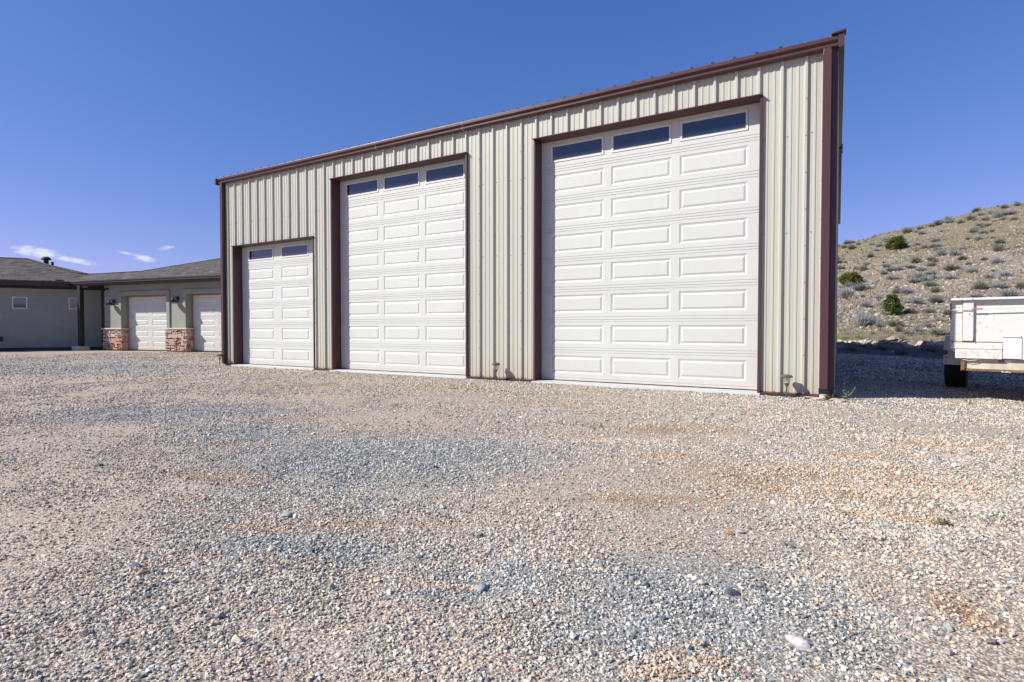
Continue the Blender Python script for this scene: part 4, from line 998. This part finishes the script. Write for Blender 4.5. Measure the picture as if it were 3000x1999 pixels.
weed(.00, -.25, .06, 'tiny yellow green tuft beside the drain stones', 3, m_yel, 14)
weed(.02, -.13, .15, 'dry brown stalks behind the drain pipe', 4, m_bark, 4)
weed(1.62, .62, .22, 'single pale weed in front of the trailer wheel', 5, n=2, lean=(-.25, 0))
weed(.55, -5.35, .035, 'flattened dry straw tuft in the tan gravel at the right', 6, m_grass, 9)
# sparse green sprigs between the stones
V = []; F = []; g = np.random.default_rng(9)
for cx, cy, rx, ry, n_ in ((-4.4, -1.55, 1.3, .35, 150), (.35, -2.6, .6, .5, 40), (-2.0, -3.6, .3, .15, 30), (.6, 12, 2, 1.5, 60), (-6.5, -.9, 3, .3, 40), (.5, -1.4, .5, .3, 24)):
    for i in range(n_):
        x = cx + g.normal() * rx * .6; y = cy + g.normal() * ry * .6
        for b in range(5):
            th = g.random() * 6.28; k = len(V); z = gh(x, y); hh_ = g.uniform(.012, .04)
            V += [(x - .003 * math.cos(th), y - .003 * math.sin(th), z), (x + .003 * math.cos(th), y + .003 * math.sin(th), z), (x + g.normal() * .014, y + g.normal() * .014, z + hh_)]; F.append((k, k + 1, k + 2))
tag(link('weed_sprigs', npmesh('weed_sprigs', V, F, m_green)), 'tiny green sprigs sprouting through the gravel', 'weeds', None, 'stuff')

# ================================================================ GRAVEL (instanced stones)
def scatter(name, P, SC, mat, label, subdiv=1, cat='gravel'):
    me = bpy.data.meshes.new(name); me.vertices.add(len(P)); me.vertices.foreach_set('co', np.asarray(P, dtype=np.float32).ravel())
    at = me.attributes.new('sc', 'FLOAT', 'POINT'); at.data.foreach_set('value', np.asarray(SC, dtype=np.float32)); me.update()
    me.materials.append(mat)
    o = link(name, me); tag(o, label, cat, None, 'stuff')
    ng = bpy.data.node_groups.new(name + '_scatter', 'GeometryNodeTree'); ng.interface.new_socket('Geometry', in_out='INPUT', socket_type='NodeSocketGeometry'); ng.interface.new_socket('Geometry', in_out='OUTPUT', socket_type='NodeSocketGeometry')
    nd = ng.nodes; lk = ng.links; gi = nd.new('NodeGroupInput'); go = nd.new('NodeGroupOutput')
    jn = nd.new('GeometryNodeGeometryToInstance')
    for v in range(10):
        ico = nd.new('GeometryNodeMeshIcoSphere'); ico.inputs['Radius'].default_value = 1; ico.inputs['Subdivisions'].default_value = subdiv
        sp_ = nd.new('GeometryNodeSetPosition'); nz_ = nd.new('ShaderNodeTexNoise'); nz_.noise_dimensions = '4D'; nz_.inputs['W'].default_value = v * 7.3; nz_.inputs['Scale'].default_value = .9; nz_.inputs['Detail'].default_value = 1
        sb = nd.new('ShaderNodeVectorMath'); sb.operation = 'SUBTRACT'; sb.inputs[1].default_value = (.5, .5, .5); lk.new(nz_.outputs['Color'], sb.inputs[0])
        sl = nd.new('ShaderNodeVectorMath'); sl.operation = 'SCALE'; sl.inputs['Scale'].default_value = 2.3; lk.new(sb.outputs[0], sl.inputs[0]); lk.new(sl.outputs[0], sp_.inputs['Offset'])
        lk.new(ico.outputs['Mesh'], sp_.inputs['Geometry'])
        tf = nd.new('GeometryNodeTransform'); tf.inputs['Scale'].default_value = (1.15 - .03 * v, .75 + .03 * v, .62 + .02 * (v % 4)); lk.new(sp_.outputs[0], tf.inputs['Geometry'])
        sm = nd.new('GeometryNodeSetMaterial'); sm.inputs['Material'].default_value = mat; lk.new(tf.outputs[0], sm.inputs['Geometry'])
        lk.new(sm.outputs[0], jn.inputs[0])
    ip = nd.new('GeometryNodeInstanceOnPoints'); lk.new(gi.outputs[0], ip.inputs['Points']); lk.new(jn.outputs[0], ip.inputs['Instance']); ip.inputs['Pick Instance'].default_value = True
    rv = nd.new('FunctionNodeRandomValue'); rv.data_type = 'FLOAT_VECTOR'; rv.inputs[0].default_value = (-.5, -.5, 0); rv.inputs[1].default_value = (.5, .5, 6.28); rv.inputs['Seed'].default_value = 3
    ri = nd.new('FunctionNodeRandomValue'); ri.data_type = 'INT'; ri.inputs[4].default_value = 0; ri.inputs[5].default_value = 9; ri.inputs['Seed'].default_value = 8
    na_ = nd.new('GeometryNodeInputNamedAttribute'); na_.data_type = 'FLOAT'; na_.inputs['Name'].default_value = 'sc'
    lk.new(rv.outputs[0], ip.inputs['Rotation']); lk.new(ri.outputs[2], ip.inputs['Instance Index']); lk.new(na_.outputs['Attribute'], ip.inputs['Scale'])
    lk.new(ip.outputs[0], go.inputs[0]); md = o.modifiers.new('scatter', 'NODES'); md.node_group = ng
    return o
g = np.random.default_rng(21)
def wedge(r0, r1, a0, a1, dens):
    n_ = int(.5 * (R(a1) - R(a0)) * (r1 * r1 - r0 * r0) * dens); a = np.radians(g.uniform(a0, a1, n_)); r_ = np.sqrt(g.uniform(r0 * r0, r1 * r1, n_))
    return .1 + r_ * np.sin(a), -8.73 + r_ * np.cos(a)
PX, PY, PS = [], [], []
for r0, r1, a0, a1, dens, s0, s1 in ((1.05, 2.2, -82, 22, 19000, .0022, .0078), (2.2, 3.6, -80, 20, 12500, .0026, .0086), (3.6, 5.4, -78, 18, 7000, .0031, .0090), (5.4, 8.0, -77, 17, 3200, .0042, .0108), (8.0, 12.5, -76, 17, 1300, .0064, .0140), (12.5, 27, -76, 17, 200, .0110, .021), (12.5, 27.5, -1, 17, 520, .012, .030)):
    x, y = wedge(r0, r1, a0, a1, dens); s = s0 + (s1 - s0) * g.random(len(x)) ** 2.4; PX.append(x); PY.append(y); PS.append(s)
# occasional bigger stones
x, y = wedge(1.2, 7, -78, 18, 18); PX.append(x); PY.append(y); PS.append(g.uniform(.010, .020, len(x)))
PX = np.concatenate(PX); PY = np.concatenate(PY); PS = np.concatenate(PS)
inb = (PX > XL - .0) & (PX < .07) & (PY > -.055); inb |= (PX > -14) & (PX < 0) & (PY > 0)
for x0, x1, zh in OPEN: inb |= (PX > x0) & (PX < x1) & (PY > -.14)
dx = PX - HA.x; dy = PY - HA.y; lx = dx * math.cos(R(10)) + dy * math.sin(R(10)); ly = -dx * math.sin(R(10)) + dy * math.cos(R(10)); inb |= (ly > -.10) & (lx > -.5) & (lx < 12.8)
ddx = PX + 29.27; ddy = PY - 2.84; inb |= (-ddx * math.sin(R(56)) + ddy * math.cos(R(56)) > -.05) & (PX < -26)
# thin the cover where the fines show through
thin = np.array([noise.noise(Vector((x * .8, y * .8, 3.3))) + .5 * noise.noise(Vector((x * 2.6, y * 2.6, 1.3))) for x, y in zip(PX, PY)])
side = np.exp(-(((PX - 2.6) / 3.0) ** 2 + ((PY - 9.5) / 6.0) ** 2) * 1.2)  # stones thinned over the side yard so the shade-darkened soil shows
loose = np.zeros(len(PX))      # loose blue chips lie thick; elsewhere they are pressed into the fines
for cx, cy, rx, ry, an in BLUE:
    ca, sa = math.cos(R(an)), math.sin(R(an)); u_ = ((PX - cx) * ca + (PY - cy) * sa) / rx; v_ = (-(PX - cx) * sa + (PY - cy) * ca) / ry
    loose = np.maximum(loose, np.clip(1.35 - np.sqrt(u_ ** 2 + v_ ** 2), 0, 1))
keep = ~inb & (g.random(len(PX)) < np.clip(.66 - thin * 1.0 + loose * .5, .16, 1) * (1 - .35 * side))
PX, PY, PS = PX[keep], PY[keep], PS[keep]
P = np.stack([PX, PY, np.array([gh(x, y) for x, y in zip(PX, PY)]) + PS * .40], -1)
scatter('gravel', P, PS, m_pebble, 'loose crushed stone in tan and blue grey covering the yard')
print('gravel stones', len(P))
# pale stones on the hillside
n_ = 9000; a_ = np.radians(g.uniform(-3, 19, n_)); r_ = np.sqrt(g.uniform(28 ** 2, 72 ** 2, n_)); X = .1 + r_ * np.sin(a_); Y = -8.73 + r_ * np.cos(a_)
Z = np.array([hill(x, y) for x, y in zip(X, Y)]); sel = (Z > .8) & (g.random(n_) < np.where(Z < 7, 1, .25))
scatter('hillside_stones', np.stack([X, Y, Z], -1)[sel], g.uniform(.03, .10, n_)[sel], m_hstone, 'pale loose stones strewn over the hillside', cat='stones')
